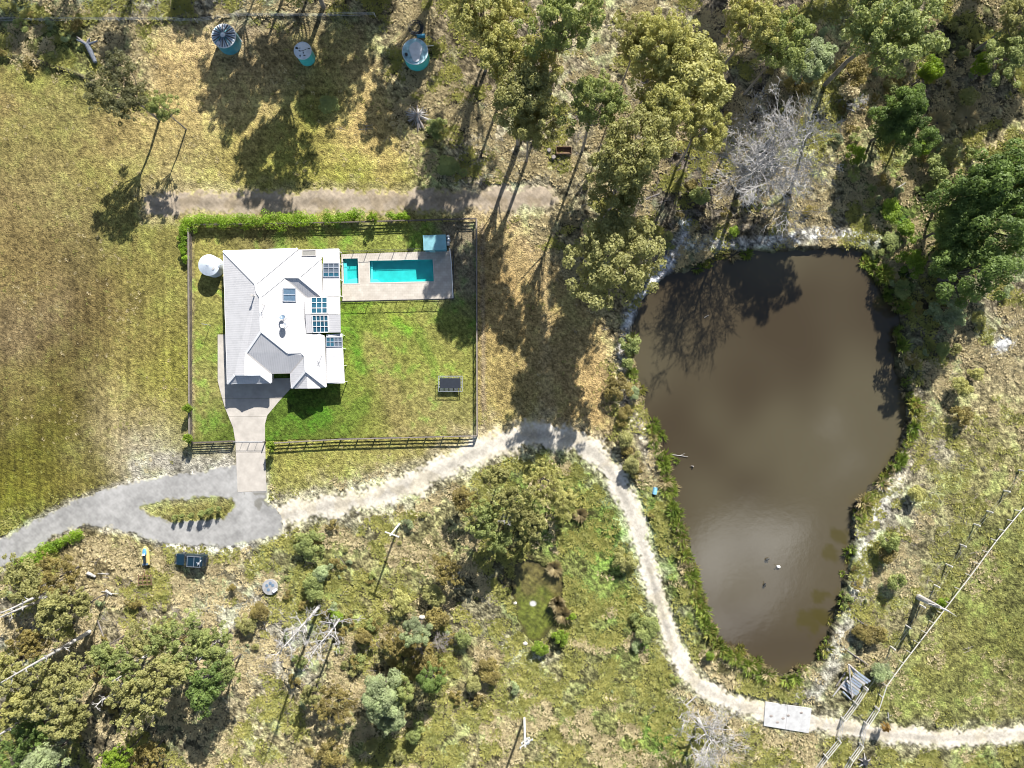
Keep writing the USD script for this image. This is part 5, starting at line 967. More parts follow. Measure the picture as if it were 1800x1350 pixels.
TREES = [
 ('gum_tree', G, 'yellow', 1, 846, 30, 54, 16, 'yellow-green gum at the top edge just right of the broad teal tank'),
 ('gum_tree', LG, 'yellow', 2, 872, 88, 52, 18, 'yellow-green gum directly below the top-edge gum near the teal tank'),
 ('gum_tree', G, 'olive', 3, 912, 168, 60, 18.5, 'olive-brown gum below the two yellow gums, above the stock trough'),
 ('gum_tree', LG, 'green', 4, 985, 34, 58, 22, 'tall open green gum at the top edge with its dark trunk showing'),
 ('gum_tree', LG, 'olive', 1, 1120, 74, 32, 15, 'small round gum above the largest yellow crown'),
 ('gum_tree', G, 'yellow', 2, 1200, 135, 80, 17, 'largest yellow gum crown, top middle of the grove'),
 ('gum_tree', G, 'yellow', 3, 1160, 205, 54, 19, 'yellow gum crown tucked against the lower left of the largest gum'),
 ('gum_tree', LG, 'green', 5, 1049, 180, 52, 18.5, 'green-topped gum left of the largest yellow gum'),
 ('gum_tree', G, 'olive', 4, 1112, 278, 64, 20, 'broad olive-brown gum in the middle of the grove above the pale bank path'),
 ('gum_tree', G, 'olive', 1, 1080, 440, 74, 15, 'round olive gum standing alone nearest the north-west bank of the pond'),
 ('gum_tree', G, 'olive', 1, 1088, 335, 46, 15, 'olive gum crown below the broad olive-brown gum in the middle of the grove'),
 ('gum_tree', LG, 'yellow', 5, 1240, 225, 44, 16, 'yellowish gum on the lower right of the largest gum, left of the dead tree'),
 ('gum_tree', LG, 'yellow', 1, 938, 118, 40, 16, 'yellow-green gum right of the pair below the top edge, left of the tall open gum'),
 ('gum_tree', G, 'olive', 4, 930, 222, 38, 15, 'olive gum crown just above the weedy dark patch, lowest of the left group'),
 ('gum_tree', G, 'yellow', 1, 1170, 85, 46, 18, 'yellow gum crown touching the upper left of the largest gum'),
 ('gum_tree', LG, 'yellow', 5, 1322, 38, 52, 18, 'bright gum at the top edge left of the big dead tree'),
 ('gum_tree', LG, 'green', 1, 1378, 78, 46, 16, 'green gum overlapping the lower right of the bright top-edge gum'),
 ('gum_tree', LG, 'grey', 2, 1432, 112, 48, 9, 'low dull grey-green gum in the shade above the dead tree'),
 ('gum_tree', G, 'green', 6, 1562, 42, 74, 18.5, 'large grey-branched gum at the top right edge'),
 ('bright_tree', B, 'lime', 1, 1632, 128, 23, 4.5, 'bright lime-green small tree alone in the dark top right shade'),
 ('dark_tree', B, 'dense', 2, 1590, 195, 36, 7, 'dark green tree above the bright strip north of the pond, upper crown'),
 ('dark_tree', B, 'dense', 3, 1568, 222, 36, 6, 'dark green tree with a greyish left side, just right of the dry yellow bush'),
 ('dark_tree', B, 'dense', 4, 1605, 238, 28, 5, 'lower dark green crown of the trio right of the dry yellow bush'),
 ('fig_tree', B, 'dense', 1, 1748, 325, 60, 9, 'large glossy dark green tree, highest crown of the clump at the right edge'),
 ('fig_tree', B, 'dense', 2, 1698, 350, 46, 8, 'dark green tree on the left side of the right-edge clump'),
 ('fig_tree', B, 'dense', 3, 1676, 400, 38, 7, 'dark green crown pushing left toward the pond from the right-edge clump'),
 ('fig_tree', B, 'dense', 4, 1752, 398, 52, 8, 'dark green tree in the middle of the right-edge clump'),
 ('fig_tree', B, 'dense', 5, 1700, 478, 52, 7, 'rounded dark green tree at the bottom of the right-edge clump'),
 ('fig_tree', B, 'dense', 1, 1662, 452, 26, 5, 'small dark green crown on the lower left of the right-edge clump'),
 ('fig_tree', B, 'green', 2, 1795, 300, 40, 8, 'lighter green tree cut by the right edge beside the dark clump'),
 ('gum_tree', LG, 'grey', 3, 1788, 450, 38, 6, 'thin grey-green tree cut by the right edge below the dark clump'),
 ('gum_tree', LG, 'green', 4, 1780, 92, 42, 9, 'green tree in deep shade at the top right edge'),
 ('gum_tree', LG, 'olive', 5, 1795, 30, 40, 10, 'olive tree in the very top right corner'),
 ('gum_tree', LG, 'dusky', 6, 217, 164, 48, 10, 'lone dark olive gum in the left paddock with a long forked shadow'),
 ('gum_tree', LG, 'green', 3, 282, 192, 24, 8, 'sparse light spray of gum leaves right of the lone paddock gum'),
 ('wattle_tree', W_, 'olive', 1, 882, 838, 29, 6.5, 'olive wattle just below the white track bend, uppermost of its thicket'),
 ('wattle_tree', W_, 'olive', 2, 902, 880, 38, 7.5, 'wide olive wattle in the middle of the thicket below the track bend'),
 ('wattle_tree', W_, 'green', 3, 855, 915, 36, 7, 'green wattle on the lower left of the thicket below the track bend'),
 ('wattle_tree', W_, 'yellow', 4, 955, 848, 34, 5.5, 'yellowish wattle on the right of the thicket below the track bend'),
 ('wattle_tree', W_, 'olive', 5, 938, 920, 33, 6, 'olive wattle above the dry hollow'),
 ('wattle_tree', W_, 'green', 1, 888, 948, 32, 6, 'green wattle at the foot of the thicket, left of the dry hollow'),
 ('wattle_tree', W_, 'yellow', 2, 990, 880, 28, 3.5, 'low yellow-green wattle on the right fringe of the thicket by the lush strip'),
 ('wattle_tree', W_, 'brown', 3, 812, 880, 26, 3.5, 'small brownish wattle on the left fringe of the thicket below the track'),
 ('wattle_tree', W_, 'olive', 3, 45, 1018, 46, 6, 'brownish olive wattle near the left edge, just below the roadside hedge'),
 ('wattle_tree', W_, 'brown', 4, 105, 1010, 38, 5, 'brown wattle between the roadside hedge and the pair of bare trunks'),
 ('wattle_tree', W_, 'olive', 5, 98, 1072, 46, 8, 'olive wattle over the dark trunk shadows at the left'),
 ('wattle_tree', W_, 'olive', 1, 142, 1068, 30, 7, 'olive wattle right of the bare trunk pair at the left'),
 ('wattle_tree', W_, 'brown', 2, 58, 1128, 32, 7, 'brown-topped wattle over the pale clearing at the left edge'),
 ('wattle_tree', W_, 'yellow', 3, 16, 1172, 34, 7, 'yellow-green wattle at the left edge above the lower bare trunk'),
 ('wattle_tree', W_, 'olive', 4, 62, 1205, 46, 8, 'olive wattle beside the lower bare trunk near the left edge'),
 ('wattle_tree', W_, 'yellow', 5, 32, 1232, 30, 8, 'yellow-green wattle right over the lowest left bare trunk'),
 ('wattle_tree', W_, 'olive', 2, 128, 1190, 44, 8, 'olive wattle below the leaning bare trunk, left thicket'),
 ('wattle_tree', W_, 'green', 1, 172, 1148, 36, 7, 'green wattle right of the leaning bare trunk'),
 ('wattle_tree', W_, 'green', 2, 212, 1170, 40, 6.5, 'green wattle left of the short bare snags in the middle of the thicket'),
 ('wattle_tree', W_, 'olive', 3, 258, 1128, 40, 6, 'olive wattle on the upper edge of the big thicket'),
 ('wattle_tree', W_, 'green', 4, 318, 1128, 50, 7, 'bright green wattle on the upper edge of the big thicket'),
 ('wattle_tree', W_, 'green', 5, 372, 1135, 42, 7, 'bright green wattle at the upper right shoulder of the big thicket'),
 ('wattle_tree', W_, 'green', 1, 392, 1182, 40, 7, 'green wattle on the right edge of the big thicket beside bare straw'),
 ('wattle_tree', W_, 'olive', 5, 296, 1180, 48, 8, 'wide olive wattle in the heart of the big thicket'),
 ('wattle_tree', W_, 'olive', 4, 250, 1222, 46, 9, 'olive wattle above the deep shade of the big thicket'),
 ('wattle_tree', W_, 'dense', 1, 350, 1218, 52, 8, 'dark green wattle at the lower right of the big thicket'),
 ('wattle_tree', W_, 'olive', 2, 300, 1250, 40, 8, 'olive wattle hanging over the dark hole of the big thicket'),
 ('wattle_tree', W_, 'brown', 1, 180, 1228, 40, 7, 'brown-green wattle left of the shade hole in the thicket'),
 ('wattle_tree', W_, 'olive', 3, 130, 1262, 42, 8, 'olive wattle above the pale grey tree at the bottom left'),
 ('wattle_tree', W_, 'dense', 2, 60, 1285, 38, 6, 'dark green wattle beside the lowest left trunk'),
 ('grey_tree', B, 'grey', 1, 82, 1332, 34, 8, 'pale grey-green round tree at the bottom left edge'),
 ('wattle_tree', W_, 'lime', 2, 206, 1334, 28, 7, 'bright yellow-green tree at the bottom edge right of the pale grey one'),
 ('wattle_tree', W_, 'brown', 3, 256, 1330, 36, 5, 'brown wattle at the bottom edge right of the bright yellow-green tree'),
 ('wattle_tree', W_, 'dense', 4, 25, 1335, 36, 6, 'dark wattle in the bottom left corner'),
 ('wattle_tree', W_, 'olive', 1, 160, 1300, 34, 6, 'olive wattle between the pale grey tree and the brown bottom wattle'),
 ('grey_tree', B, 'grey', 2, 668, 1222, 38, 5.5, 'pale grey-green round tree in the lower middle scrub'),
 ('grey_tree', B, 'grey', 3, 690, 1258, 26, 4.5, 'smaller pale tree touching the lower right of the grey-green round tree'),
 ('grey_tree', B, 'green', 4, 704, 1212, 20, 4, 'small green tree on the upper right of the pale grey-green tree'),
 ('small_tree', B, 'grey', 5, 733, 1108, 22, 4, 'small grey-green tree upslope of the blackish hollow in the scrub'),
 ('small_tree', B, 'dense', 5, 758, 1192, 22, 4, 'small dark green tree right of the pale grey-green tree'),
 ('wattle_tree', W_, 'brown', 5, 694, 1128, 30, 3.2, 'brown scrub tree below the small grey-green one'),
 ('wattle_tree', W_, 'brown', 2, 785, 1002, 30, 3.5, 'brownish olive tree left of the sandy shade'),
 ('wattle_tree', W_, 'brown', 4, 590, 1235, 34, 3.5, 'brown scrub tree below the twin dead trunks'),
 ('wattle_tree', W_, 'olive', 5, 548, 1222, 26, 3.5, 'olive scrub tree left of the brown one under the dead trunks'),
]
FEW = ('hanging over the dark hole', 'left of the shade hole', 'between the pale grey tree and the brown')
TREES = [t for t in TREES if not any(x in t[-1] for x in FEW)]
for nm, k, lf, sd, u, v, r, hc, lab in TREES: plant(nm, k, lf, sd, u, v, r, hc, lab)
SHRUBS = [
 ('shrub', SH, 'brown', 1, 1500, 125, 26, 1.6, 'dry yellowish twiggy bush in the sun left of the bright lime tree'), ('shrub', SH, 'straw', 2, 1492, 160, 28, 1.5, 'pale dry bush just below the yellowish twiggy bush'),
 ('shrub', SH, 'lime', 1, 1503, 272, 16, 1.6, 'small lime shrub between the big dead tree and the dark trees'), ('shrub', SH, 'lime', 2, 1620, 262, 20, 1.6, 'light green shrub at the foot of the dark tree trio'),
 ('shrub', SH, 'green', 3, 1645, 292, 26, 1.6, 'green shrub between the dark trio and the right-edge clump'), ('shrub', SH, 'olive', 4, 1668, 268, 26, 1.4, 'olive shrub on the straw slope above the right-edge clump'),
 ('shrub', SH, 'lime', 3, 1566, 372, 24, 1.2, 'bright green low shrub above the north-east pond corner'), ('shrub', SH, 'lime', 4, 1592, 405, 24, 1.2, 'bright green low shrub left of the rounded dark tree'),
 ('shrub', SH, 'lime', 1, 1602, 462, 24, 1.2, 'bright green shrub beside the north-east pond reeds'), ('shrub', SH, 'green', 2, 1568, 420, 24, 1.0, 'mid-green low shrub in the lush strip beside the pond corner'),
 ('shrub', SH, 'green', 3, 1585, 510, 20, 1.2, 'green shrub at the water corner below the lush strip'), ('shrub', SH, 'grey', 1, 1668, 548, 30, 1.5, 'greyish bush below the rounded dark tree'),
 ('shrub', SH, 'yellow', 2, 1718, 560, 18, 1.3, 'yellowish bush right of the greyish bush under the dark clump'), ('shrub', SH, 'green', 4, 1655, 616, 20, 1.2, 'green bush in the shade east of the pond'),
 ('shrub', SH, 'yellow', 3, 1688, 678, 22, 1.3, 'yellowish bush on the slope east of the pond'), ('shrub', SH, 'yellow', 4, 1715, 656, 18, 1.1, 'smaller yellowish bush up-slope of the one east of the pond'),
 ('shrub', SH, 'brown', 1, 1690, 730, 18, 1.0, 'brownish bush beside the dirt clods east of the pond'), ('shrub', SH, 'yellow', 2, 1608, 868, 20, 1.2, 'yellow-green bush beside the sandy bank path at its top'),
 ('shrub', SH, 'green', 1, 1562, 952, 17, 1.6, 'fresh green shrub, upper of two right of the bank path'), ('shrub', SH, 'brown', 2, 1556, 975, 22, 1.4, 'brown bush between the two fresh green shrubs'),
 ('shrub', SH, 'green', 3, 1573, 1022, 20, 1.4, 'fresh green shrub, lower of two right of the bank path'), ('shrub', SH, 'lime', 4, 1654, 1058, 12, 1.2, 'small bright shrub beside the tall broken trunk'),
 ('shrub', SH, 'brown', 3, 1532, 1115, 26, 1.2, 'spreading brown bush above the timber ramp'), ('shrub', SH, 'brown', 4, 1510, 1108, 18, 1.1, 'dark brownish bush left of the spreading brown bush'),
 ('shrub', SH, 'grey', 2, 1545, 1180, 26, 1.1, 'grey-green low bush right of the timber ramp'), ('shrub', SH, 'green', 1, 1108, 606, 18, 1.3, 'green shrub on the west pond bank, uppermost'),
 ('shrub', SH, 'green', 2, 1105, 640, 16, 1.3, 'dark green shrub on the west pond bank near the water'), ('shrub', SH, 'brown', 1, 1086, 682, 22, 1.2, 'brown twiggy bush west of the pond'),
 ('shrub', SH, 'grey', 3, 1115, 690, 14, 1.0, 'small greyish shrub at the water left of the pond'), ('shrub', SH, 'olive', 2, 1100, 770, 22, 1.3, 'olive bush between the white track bend and the pond'),
 ('shrub', SH, 'olive', 4, 1112, 815, 22, 1.3, 'lower olive bush between the white track and the pond'), ('shrub', SH, 'brown', 3, 1098, 725, 16, 0.9, 'small brown bush on the west bank rubble'),
 ('shrub', SH, 'lime', 2, 1248, 1152, 12, 0.9, 'small bright shrub between the track and the lower pond reeds'), ('shrub', SH, 'grey', 4, 568, 1006, 22, 1.2, 'grey bush beside the short pole shadow'),
 ('shrub', SH, 'green', 1, 545, 958, 26, 1.0, 'green bush on the slope below the road end'), ('shrub', SH, 'green', 3, 552, 1030, 28, 1.2, 'green bush east of the round concrete tank'),
 ('shrub', SH, 'lime', 4, 592, 1082, 18, 1.1, 'bright green bush at the foot of the twin dead trunks'), ('shrub', SH, 'brown', 2, 455, 1072, 24, 1.2, 'brown bush below the round concrete tank'),
 ('shrub', SH, 'brown', 4, 408, 1032, 10, 0.8, 'tiny brown bush left of the round concrete tank'), ('shrub', SH, 'olive', 1, 435, 1095, 18, 1.0, 'olive bush at the edge of the pale dirt by the big thicket'),
 ('shrub', SH, 'brown', 1, 745, 1160, 24, 1.2, 'brown bush above the small dark green tree'), ('shrub', SH, 'brown', 3, 860, 1180, 28, 1.3, 'brown straw-topped bush below the dry hollow on the left'),
 ('shrub', SH, 'olive', 2, 832, 1205, 22, 1.1, 'olive bush below the brown straw-topped bush'), ('shrub', SH, 'lime', 3, 950, 1140, 18, 0.9, 'lime shrub at the lower tip of the dry hollow'),
 ('shrub', SH, 'lime', 1, 985, 1120, 14, 0.8, 'lime shrub right of the lower tip of the hollow'), ('shrub', SH, 'lime', 4, 1005, 1083, 10, 0.8, 'small lime shrub on the right rim of the hollow'),
 ('shrub', SH, 'green', 2, 815, 1125, 22, 1.1, 'dark green shrub in the trunk shadows left of the hollow'), ('shrub', SH, 'brown', 4, 640, 1120, 22, 1.1, 'brown bush right of the twin dead trunks'),
 ('shrub', SH, 'yellow', 1, 705, 1060, 20, 1.1, 'yellowish bush in the scrub west of the hollow'), ('shrub', SH, 'olive', 3, 762, 1045, 24, 1.2, 'olive bush in the scrub beside the hollow shade'),
 ('shrub', SH, 'brown', 2, 770, 1090, 30, 1.4, 'dark brown bush above the blackish scrub hollow'), ('shrub', SH, 'green', 4, 730, 1292, 20, 1.0, 'green shrub below the pale tree near the bottom edge'),
 ('shrub', SH, 'brown', 1, 582, 1325, 24, 1.2, 'brown bush at the bottom edge left of the pale tree'), ('shrub', SH, 'olive', 4, 655, 1310, 20, 1.1, 'olive bush below the pale tree, close to the bottom edge'),
 ('shrub', SH, 'green', 3, 1140, 1105, 26, 0.9, 'green tangle right beside the descending white track'), ('shrub', SH, 'olive', 1, 1098, 985, 20, 0.8, 'olive tangle on the inner side of the descending white track'),
 ('shrub', SH, 'lime', 2, 330, 716, 11, 1.5, 'bright bush on the outside of the west fence, upper of two'), ('shrub', SH, 'lime', 3, 332, 770, 11, 1.4, 'bright bush at the lower left fence corner'),
 ('shrub', SH, 'lime', 4, 477, 784, 11, 1.5, 'bright bush beside the driveway gate'), ('shrub', SH, 'lime', 1, 655, 384, 9, 1.2, 'single bright bush between the two last hedge blocks'),
 ('shrub', SH, 'green', 2, 575, 183, 26, 0.7, 'green weedy bush below the small aqua tank'), ('shrub', SH, 'green', 4, 790, 295, 30, 0.7, 'dark green weedy patch above the dirt track near the gums'),
 ('shrub', SH, 'rust', 1, 1554, 1276, 7.5, 1.2, 'small round rusty-brown bush at the edge of the white track by the gate'), ('shrub', SH, 'green', 1, 768, 226, 18, 0.9, 'green bush right of the star-shaped log heap'),
 ('shrub', SH, 'brown', 3, 1400, 150, 26, 1.5, 'dull brown bush in the shade above the dead tree'), ('shrub', SH, 'green', 3, 1230, 345, 22, 1.2, 'dark shrub in the shade left of the dead tree'),
 ('shrub', SH, 'brown', 4, 1215, 330, 18, 1.1, 'brown shrub beside the dark shrub left of the dead tree'), ('shrub', SH, 'lime', 2, 1290, 405, 14, 0.8, 'green shrub on the north bank of the pond'),
 ('shrub', SH, 'lime', 3, 1722, 115, 24, 2.5, 'shaded bright shrub by the top right path of weeds'), ('shrub', SH, 'olive', 2, 1700, 170, 26, 1.3, 'olive bush between deep shade and straw at the top right'),
]
for nm, k, lf, sd, u, v, r, hc, lab in SHRUBS: plant(nm, k, lf, sd, u, v, r, hc, lab, 'bush')
# hedges: each hedge a thing, its bushes the parts
def hedge(label, pts, w, h, step, name='hedge', leafm='hedge', cat='hedge'):
    c = P(*np.mean(pts, 0)); t = thing(name, label, cat, c); rng = np.random.default_rng(len(label))
    pts = [np.array(p, float) for p in pts]; cent, rad = [], []
    for a, b in zip(pts[:-1], pts[1:]):
        n = max(2, int(np.hypot(*(b - a)) * S / step))
        for i in range(n):
            q = P(*(a + (b - a) * (i + .5) / n)) - c; hh = h * rng.uniform(.85, 1.12)
            m = 9; cl = np.c_[q[0] + rng.normal(0, w * .27, m), q[1] + rng.normal(0, w * .27, m), hh * rng.uniform(.35, .86, m)]; v, f = leaves(rng, cl, rng.uniform(.24, .42, m) * w, 60, 0.10, up=.4, spread=.5)
            br_ = t.GetPath(); raw_mesh(numbered(path_of(t), 'bush'), v, f, L[leafm])
    return t
hedge('long bright green hedge along the upper yard fence, turning down at its left end', [(329, 408), (332, 392), (380, 391), (440, 390), (500, 389), (556, 387)], 1.75, 1.7, 0.8)
hedge('short bright hedge block along the upper fence, middle one', [(574, 386), (637, 384)], 1.7, 1.6, 0.8); hedge('short bright hedge block along the upper fence, nearest the pool shed', [(685, 384), (718, 383)], 1.25, 1.5, 0.95)
hedge('bright hedge turning down the west fence near the rain tank', [(328, 408), (327, 460)], 1.0, 1.4, 0.9)
hedge('bright green hedge along the lower side of the sealed road at the left', [(32, 992), (62, 978), (95, 960), (125, 945), (152, 936)], 1.5, 1.3, 1.0)
ISL = [(307, 908, 'first small shrub from the left on the road island'), (321, 907, 'second small shrub from the left on the road island'), (336, 906, 'third small shrub from the left on the road island'), (353, 903, 'fourth small shrub from the left on the road island'), (367, 898, 'tall fifth shrub from the left on the road island'), (385, 894, 'last small shrub on the right of the road island')]
for k, (u, v, lab) in enumerate(ISL): plant('island_shrub', HB, 'green', 1 + k % 3, u, v, [5, 5, 6, 6, 8, 5][k], [.7, .8, 1.0, 1.0, 1.1, .9][k], lab, 'shrub', 'shrubs on the road island')
# straw tussocks standing alone
for k, (u, v, r, lab) in enumerate(((1020, 905, 14, 'pale straw tussock in the lush strip inside the track'), (975, 1000, 16, 'straw tussock on the upper right rim of the hollow'), (980, 1062, 16, 'grey straw tussock on the right rim of the hollow'), (990, 1082, 16, 'straw tussock lower on the right rim of the hollow'), (1538, 108, 20, 'straw tussock below the large top right gum'), (1650, 215, 24, 'straw tussock on the sunlit slope right of the dark trio'), (1700, 205, 24, 'straw tussock farther right on the sunlit slope'))):
    plant('tussock', TU, 'straw', 1 + k % 3, u, v, r, 0.5, lab, 'grass tussock')
# gums standing beyond the upper edge, whose shadows fall into the picture
OFF = [((478, 268), 16, 62), ((430, 190), 16, 50), ((560, 170), 16, 55), ((610, 100), 18, 60), ((500, 110), 16, 55), ((400, 130), 15, 40), ((690, 190), 15, 42), ((715, 110), 17, 45), ((640, 20), 16, 50), ((25, 45), 15, 30), ((100, 60), 15, 30), ((205, 75), 16, 30), ((330, 20), 15, 40), ((790, 290), 22, 50),
       ((1300, 170), 18, 60), ((1380, 130), 18, 60), ((1460, 60), 18, 50), ((1680, 70), 17, 55), ((1740, 160), 17, 60), ((1660, 160), 17, 50), ((1560, 110), 16, 40), ((1250, 60), 17, 55)]
for k, ((su, sv), hc, r) in enumerate(OFF):
    d = hc / math.tan(ELEV) / S; bu, bv = su + 0.335 * d, sv - 0.942 * d
    c = P(bu, bv); kk = H / (H - hc); cu_, cv_ = 900 + (bu - 900) * kk, 675 + (bv - 675) * kk
    plant('gum_tree', [G, LG][k % 2], ['olive', 'yellow', 'green'][k % 3], 1 + k % 5, cu_, cv_, r * kk, hc, 'gum standing beyond the upper edge, seen only by its shadow', group='gums beyond the upper edge')
# dead trees
def dead_tree(name, label, u, v, h, spread, seed, mat_='dead', n_limb=6, depth=4, r0=0.3, clear=0.35, lean=(0, 0), ratio=0.72, droop=0.0, cat='dead tree', sides=5, nb=3):
    t = thing(name, label, cat, (*P(u, v)[:2], gz(*P(u, v)[:2]))); rng = np.random.default_rng(seed); trunk, limbs, twigs, cur = [], {}, [], [0]
    def grow(p, d, ln, r, lev):
        pts = [p]; k = 3 if lev < 4 else 2
        for i in range(k):
            d = d + rng.normal(0, 0.16, 3) + [0, 0, (0.05 if lev < 2 else -droop)]; d = d / np.linalg.norm(d); q = pts[-1] + d * ln / k
            (limbs.setdefault(cur[0], []) if lev < 2 else twigs).append([*pts[-1], *q, r * (1 - .2 * i), r * (1 - .2 * (i + 1))]); pts.append(q)
        if lev >= depth: return
        for i in range(nb + (1 if lev in (1, 3) and depth >= 5 else 0)):
            j = 1 + int(rng.integers(0, k)); d2 = d + rng.normal(0, 0.62, 3) * [1, 1, .7]; d2 /= np.linalg.norm(d2)
            grow(pts[j], d2, ln * ratio * rng.uniform(.7, 1.1), max(r * .58 * (1 - .12 * j), .026), lev + 1)
    top = np.array([lean[0] * h, lean[1] * h, h]); pts = [np.array([0, 0, -.3]) + (top - [0, 0, -.3]) * s_ + rng.normal(0, .04 * h ** .5, 3) * [1, 1, 0] * (s_ > 0) for s_ in (0, .25, .5, .75, 1)]
    for i in range(4): trunk.append([*pts[i], *pts[i + 1], r0 * (1 - .2 * i), r0 * (1 - .2 * (i + 1))])
    for i in range(n_limb):
        s_ = clear + (1 - clear) * (i + rng.random()) / n_limb; j = min(int(s_ * 4), 3); p = pts[j] + (pts[j + 1] - pts[j]) * (s_ * 4 - j); a = i * 2.4 + rng.uniform(-.4, .4)
        d = np.array([math.cos(a), math.sin(a), rng.uniform(.35, .9)]); d /= np.linalg.norm(d); cur[0] = i; grow(p, d, spread * (1.1 - .55 * s_) * rng.uniform(.7, 1.1), r0 * .45 * (1.15 - s_ * .7), 1)
    obj('trunk', MB().tubes(trunk, 9), M[mat_], t, smooth=True)
    for sg in limbs.values(): obj('limb', MB().tubes(sg, 6), M[mat_], t, smooth=True)
    if twigs: obj('twig', MB().tubes(twigs, 3 if depth > 4 else 5), M[mat_], t, kind='stuff')
    return t
dead_tree('dead_tree', 'big bare grey tree spreading above the top of the pond', 1303, 318, 14, 6.6, 41, n_limb=13, depth=6, r0=.42, clear=.3, ratio=.74, nb=3)
dead_tree('dead_tree', 'sprawling bare grey tree at the bottom edge left of the bridge slab', 1226, 1262, 8.0, 4.6, 42, n_limb=10, depth=5, r0=.32, clear=.3, ratio=.72)
dead_tree('dead_tree', 'leaning bare trunk with thin side branches, left of the twin dead trunks', 562, 1064, 20, 2.4, 43, n_limb=18, depth=4, r0=.27, clear=.2, ratio=.62)
dead_tree('dead_tree', 'bare branching dead trunk right of the leaning one', 600, 1083, 16, 2.6, 44, n_limb=16, depth=4, r0=.22, clear=.2, ratio=.64)
dead_tree('dead_tree', 'bare trunk snapped off short near the left edge, upper of its pair', 108, 1030, 13, 1.0, 45, n_limb=7, depth=3, r0=.36, clear=.4, ratio=.6)
dead_tree('dead_tree', 'bare slimmer trunk beside the snapped one near the left edge', 95, 1042, 15, 1.2, 46, n_limb=8, depth=3, r0=.26, clear=.45, ratio=.6)
dead_tree('dead_tree', 'tall bare trunk leaning from the trunk shadows toward the left edge', 158, 1110, 19, 1.1, 47, n_limb=9, depth=3, r0=.34, clear=.3, ratio=.6)
dead_tree('dead_tree', 'lowest bare trunk at the left edge among yellow-green wattles', 68, 1244, 12, .8, 48, n_limb=4, depth=3, r0=.34, clear=.5, ratio=.6)
dead_tree('dead_tree', 'bare snag sticking out of the middle of the big thicket, lower', 228, 1195, 9.5, 1.0, 49, n_limb=6, depth=3, r0=.3, clear=.5, ratio=.6)
dead_tree('dead_tree', 'bare snag sticking out of the middle of the big thicket, upper', 258, 1153, 9.5, .7, 50, n_limb=4, depth=3, r0=.24, clear=.5, ratio=.6)
dead_tree('dead_tree', 'thin dead spar in the bright green part of the big thicket', 348, 1154, 9, .9, 51, n_limb=5, depth=3, r0=.22, clear=.5, ratio=.6)
dead_tree('dead_tree', 'short fat dead trunk at the upper right shoulder of the big thicket', 394, 1118, 9, .5, 52, n_limb=3, depth=2, r0=.36, clear=.6, ratio=.6)
dead_tree('dead_bush', 'grey leafless bush in the scrub left of the white stones', 742, 1142, 2.2, 1.3, 53, n_limb=9, depth=4, r0=.09, clear=.1, ratio=.7, cat='dead bush', mat_='dead_dark')
dead_tree('dead_bush', 'dark leafless scrub bush in the blackish hollow of the scrub', 775, 1122, 2.6, 1.6, 54, n_limb=10, depth=4, r0=.1, clear=.1, ratio=.7, cat='dead bush', mat_='dead_dark')
dead_tree('dead_bush', 'white leafless twigs on top of the thicket below the track bend', 893, 898, 8, 1.3, 55, n_limb=6, depth=4, r0=.14, clear=.6, ratio=.66, cat='dead bush')
dead_tree('dead_bush', 'pale leafless bush left of the dark tree trio', 1497, 188, 2.4, 1.4, 56, n_limb=9, depth=4, r0=.1, clear=.1, ratio=.68, cat='dead bush')
# fallen logs
def fallen(label, a, b, r, seed, m_='dead', twigs=3):
    c = P(*((np.array(a) + b) / 2)); t = thing('fallen_log', label, 'log', (c[0], c[1], gz(c[0], c[1]))); A_, B2_ = P(*a) - c + [0, 0, r * .8], P(*b) - c + [0, 0, r * .7]; log_at(t, A_, B2_, r, r * .55, m_, 'log', 8); rng = np.random.default_rng(seed)
    for _ in range(twigs): q = A_ + (B2_ - A_) * rng.uniform(.3, .95); log_at(t, q, q + rng.normal(0, .4, 3) * [1, 1, .25] + [0, 0, .15], r * .35, r * .12, m_, 'branch', 5)
for args in (('pale log at the upper left end of the rough ground below the hedge', (156, 1006), (170, 1013), .3, 1), ('thin grey log pointing right from the pale hedge-end log', (172, 1008), (192, 1009), .09, 2), ('pale chopped log on straw below the rusty harrow', (188, 1037), (199, 1044), .25, 3), ('grey log half hidden among the left wattles', (66, 1027), (100, 1029), .14, 4), ('grey log lying in the twiggy debris left of the thicket', (172, 1090), (186, 1128), .13, 5, 'dead_dark'),
             ('bleached branch on the straw above the bottom edge dead tree', (1205, 1240), (1225, 1222), .13, 6), ('dark pole lying across the bank path above the ramp', (1482, 1138), (1525, 1168), .12, 7, 'dead_dark'), ('dark pole lying on the slope below the brown bush', (1500, 1085), (1528, 1103), .10, 8, 'dead_dark'), ('pale short plank on the grass right of the timber ramp', (1540, 1175), (1547, 1180), .12, 9, 'timber_white', 0), ('pale driftwood by the reeds at the north-east bank', (1570, 335), (1590, 322), .11, 10),
             ('grey fallen branch under the dry yellow bush', (1480, 188), (1502, 197), .12, 11), ('pale forked branch beside the rusty-brown bush', (1560, 1252), (1562, 1266), .10, 12), ('bleached log on the dirt right of the thicket', (462, 1085), (470, 1110), .13, 13), ('grey log in the gum shade right of the trough', (1135, 350), (1160, 340), .12, 14, 'dead_dark')):
    fallen(args[0], args[1], args[2], args[3], args[4], *(args[5:]))
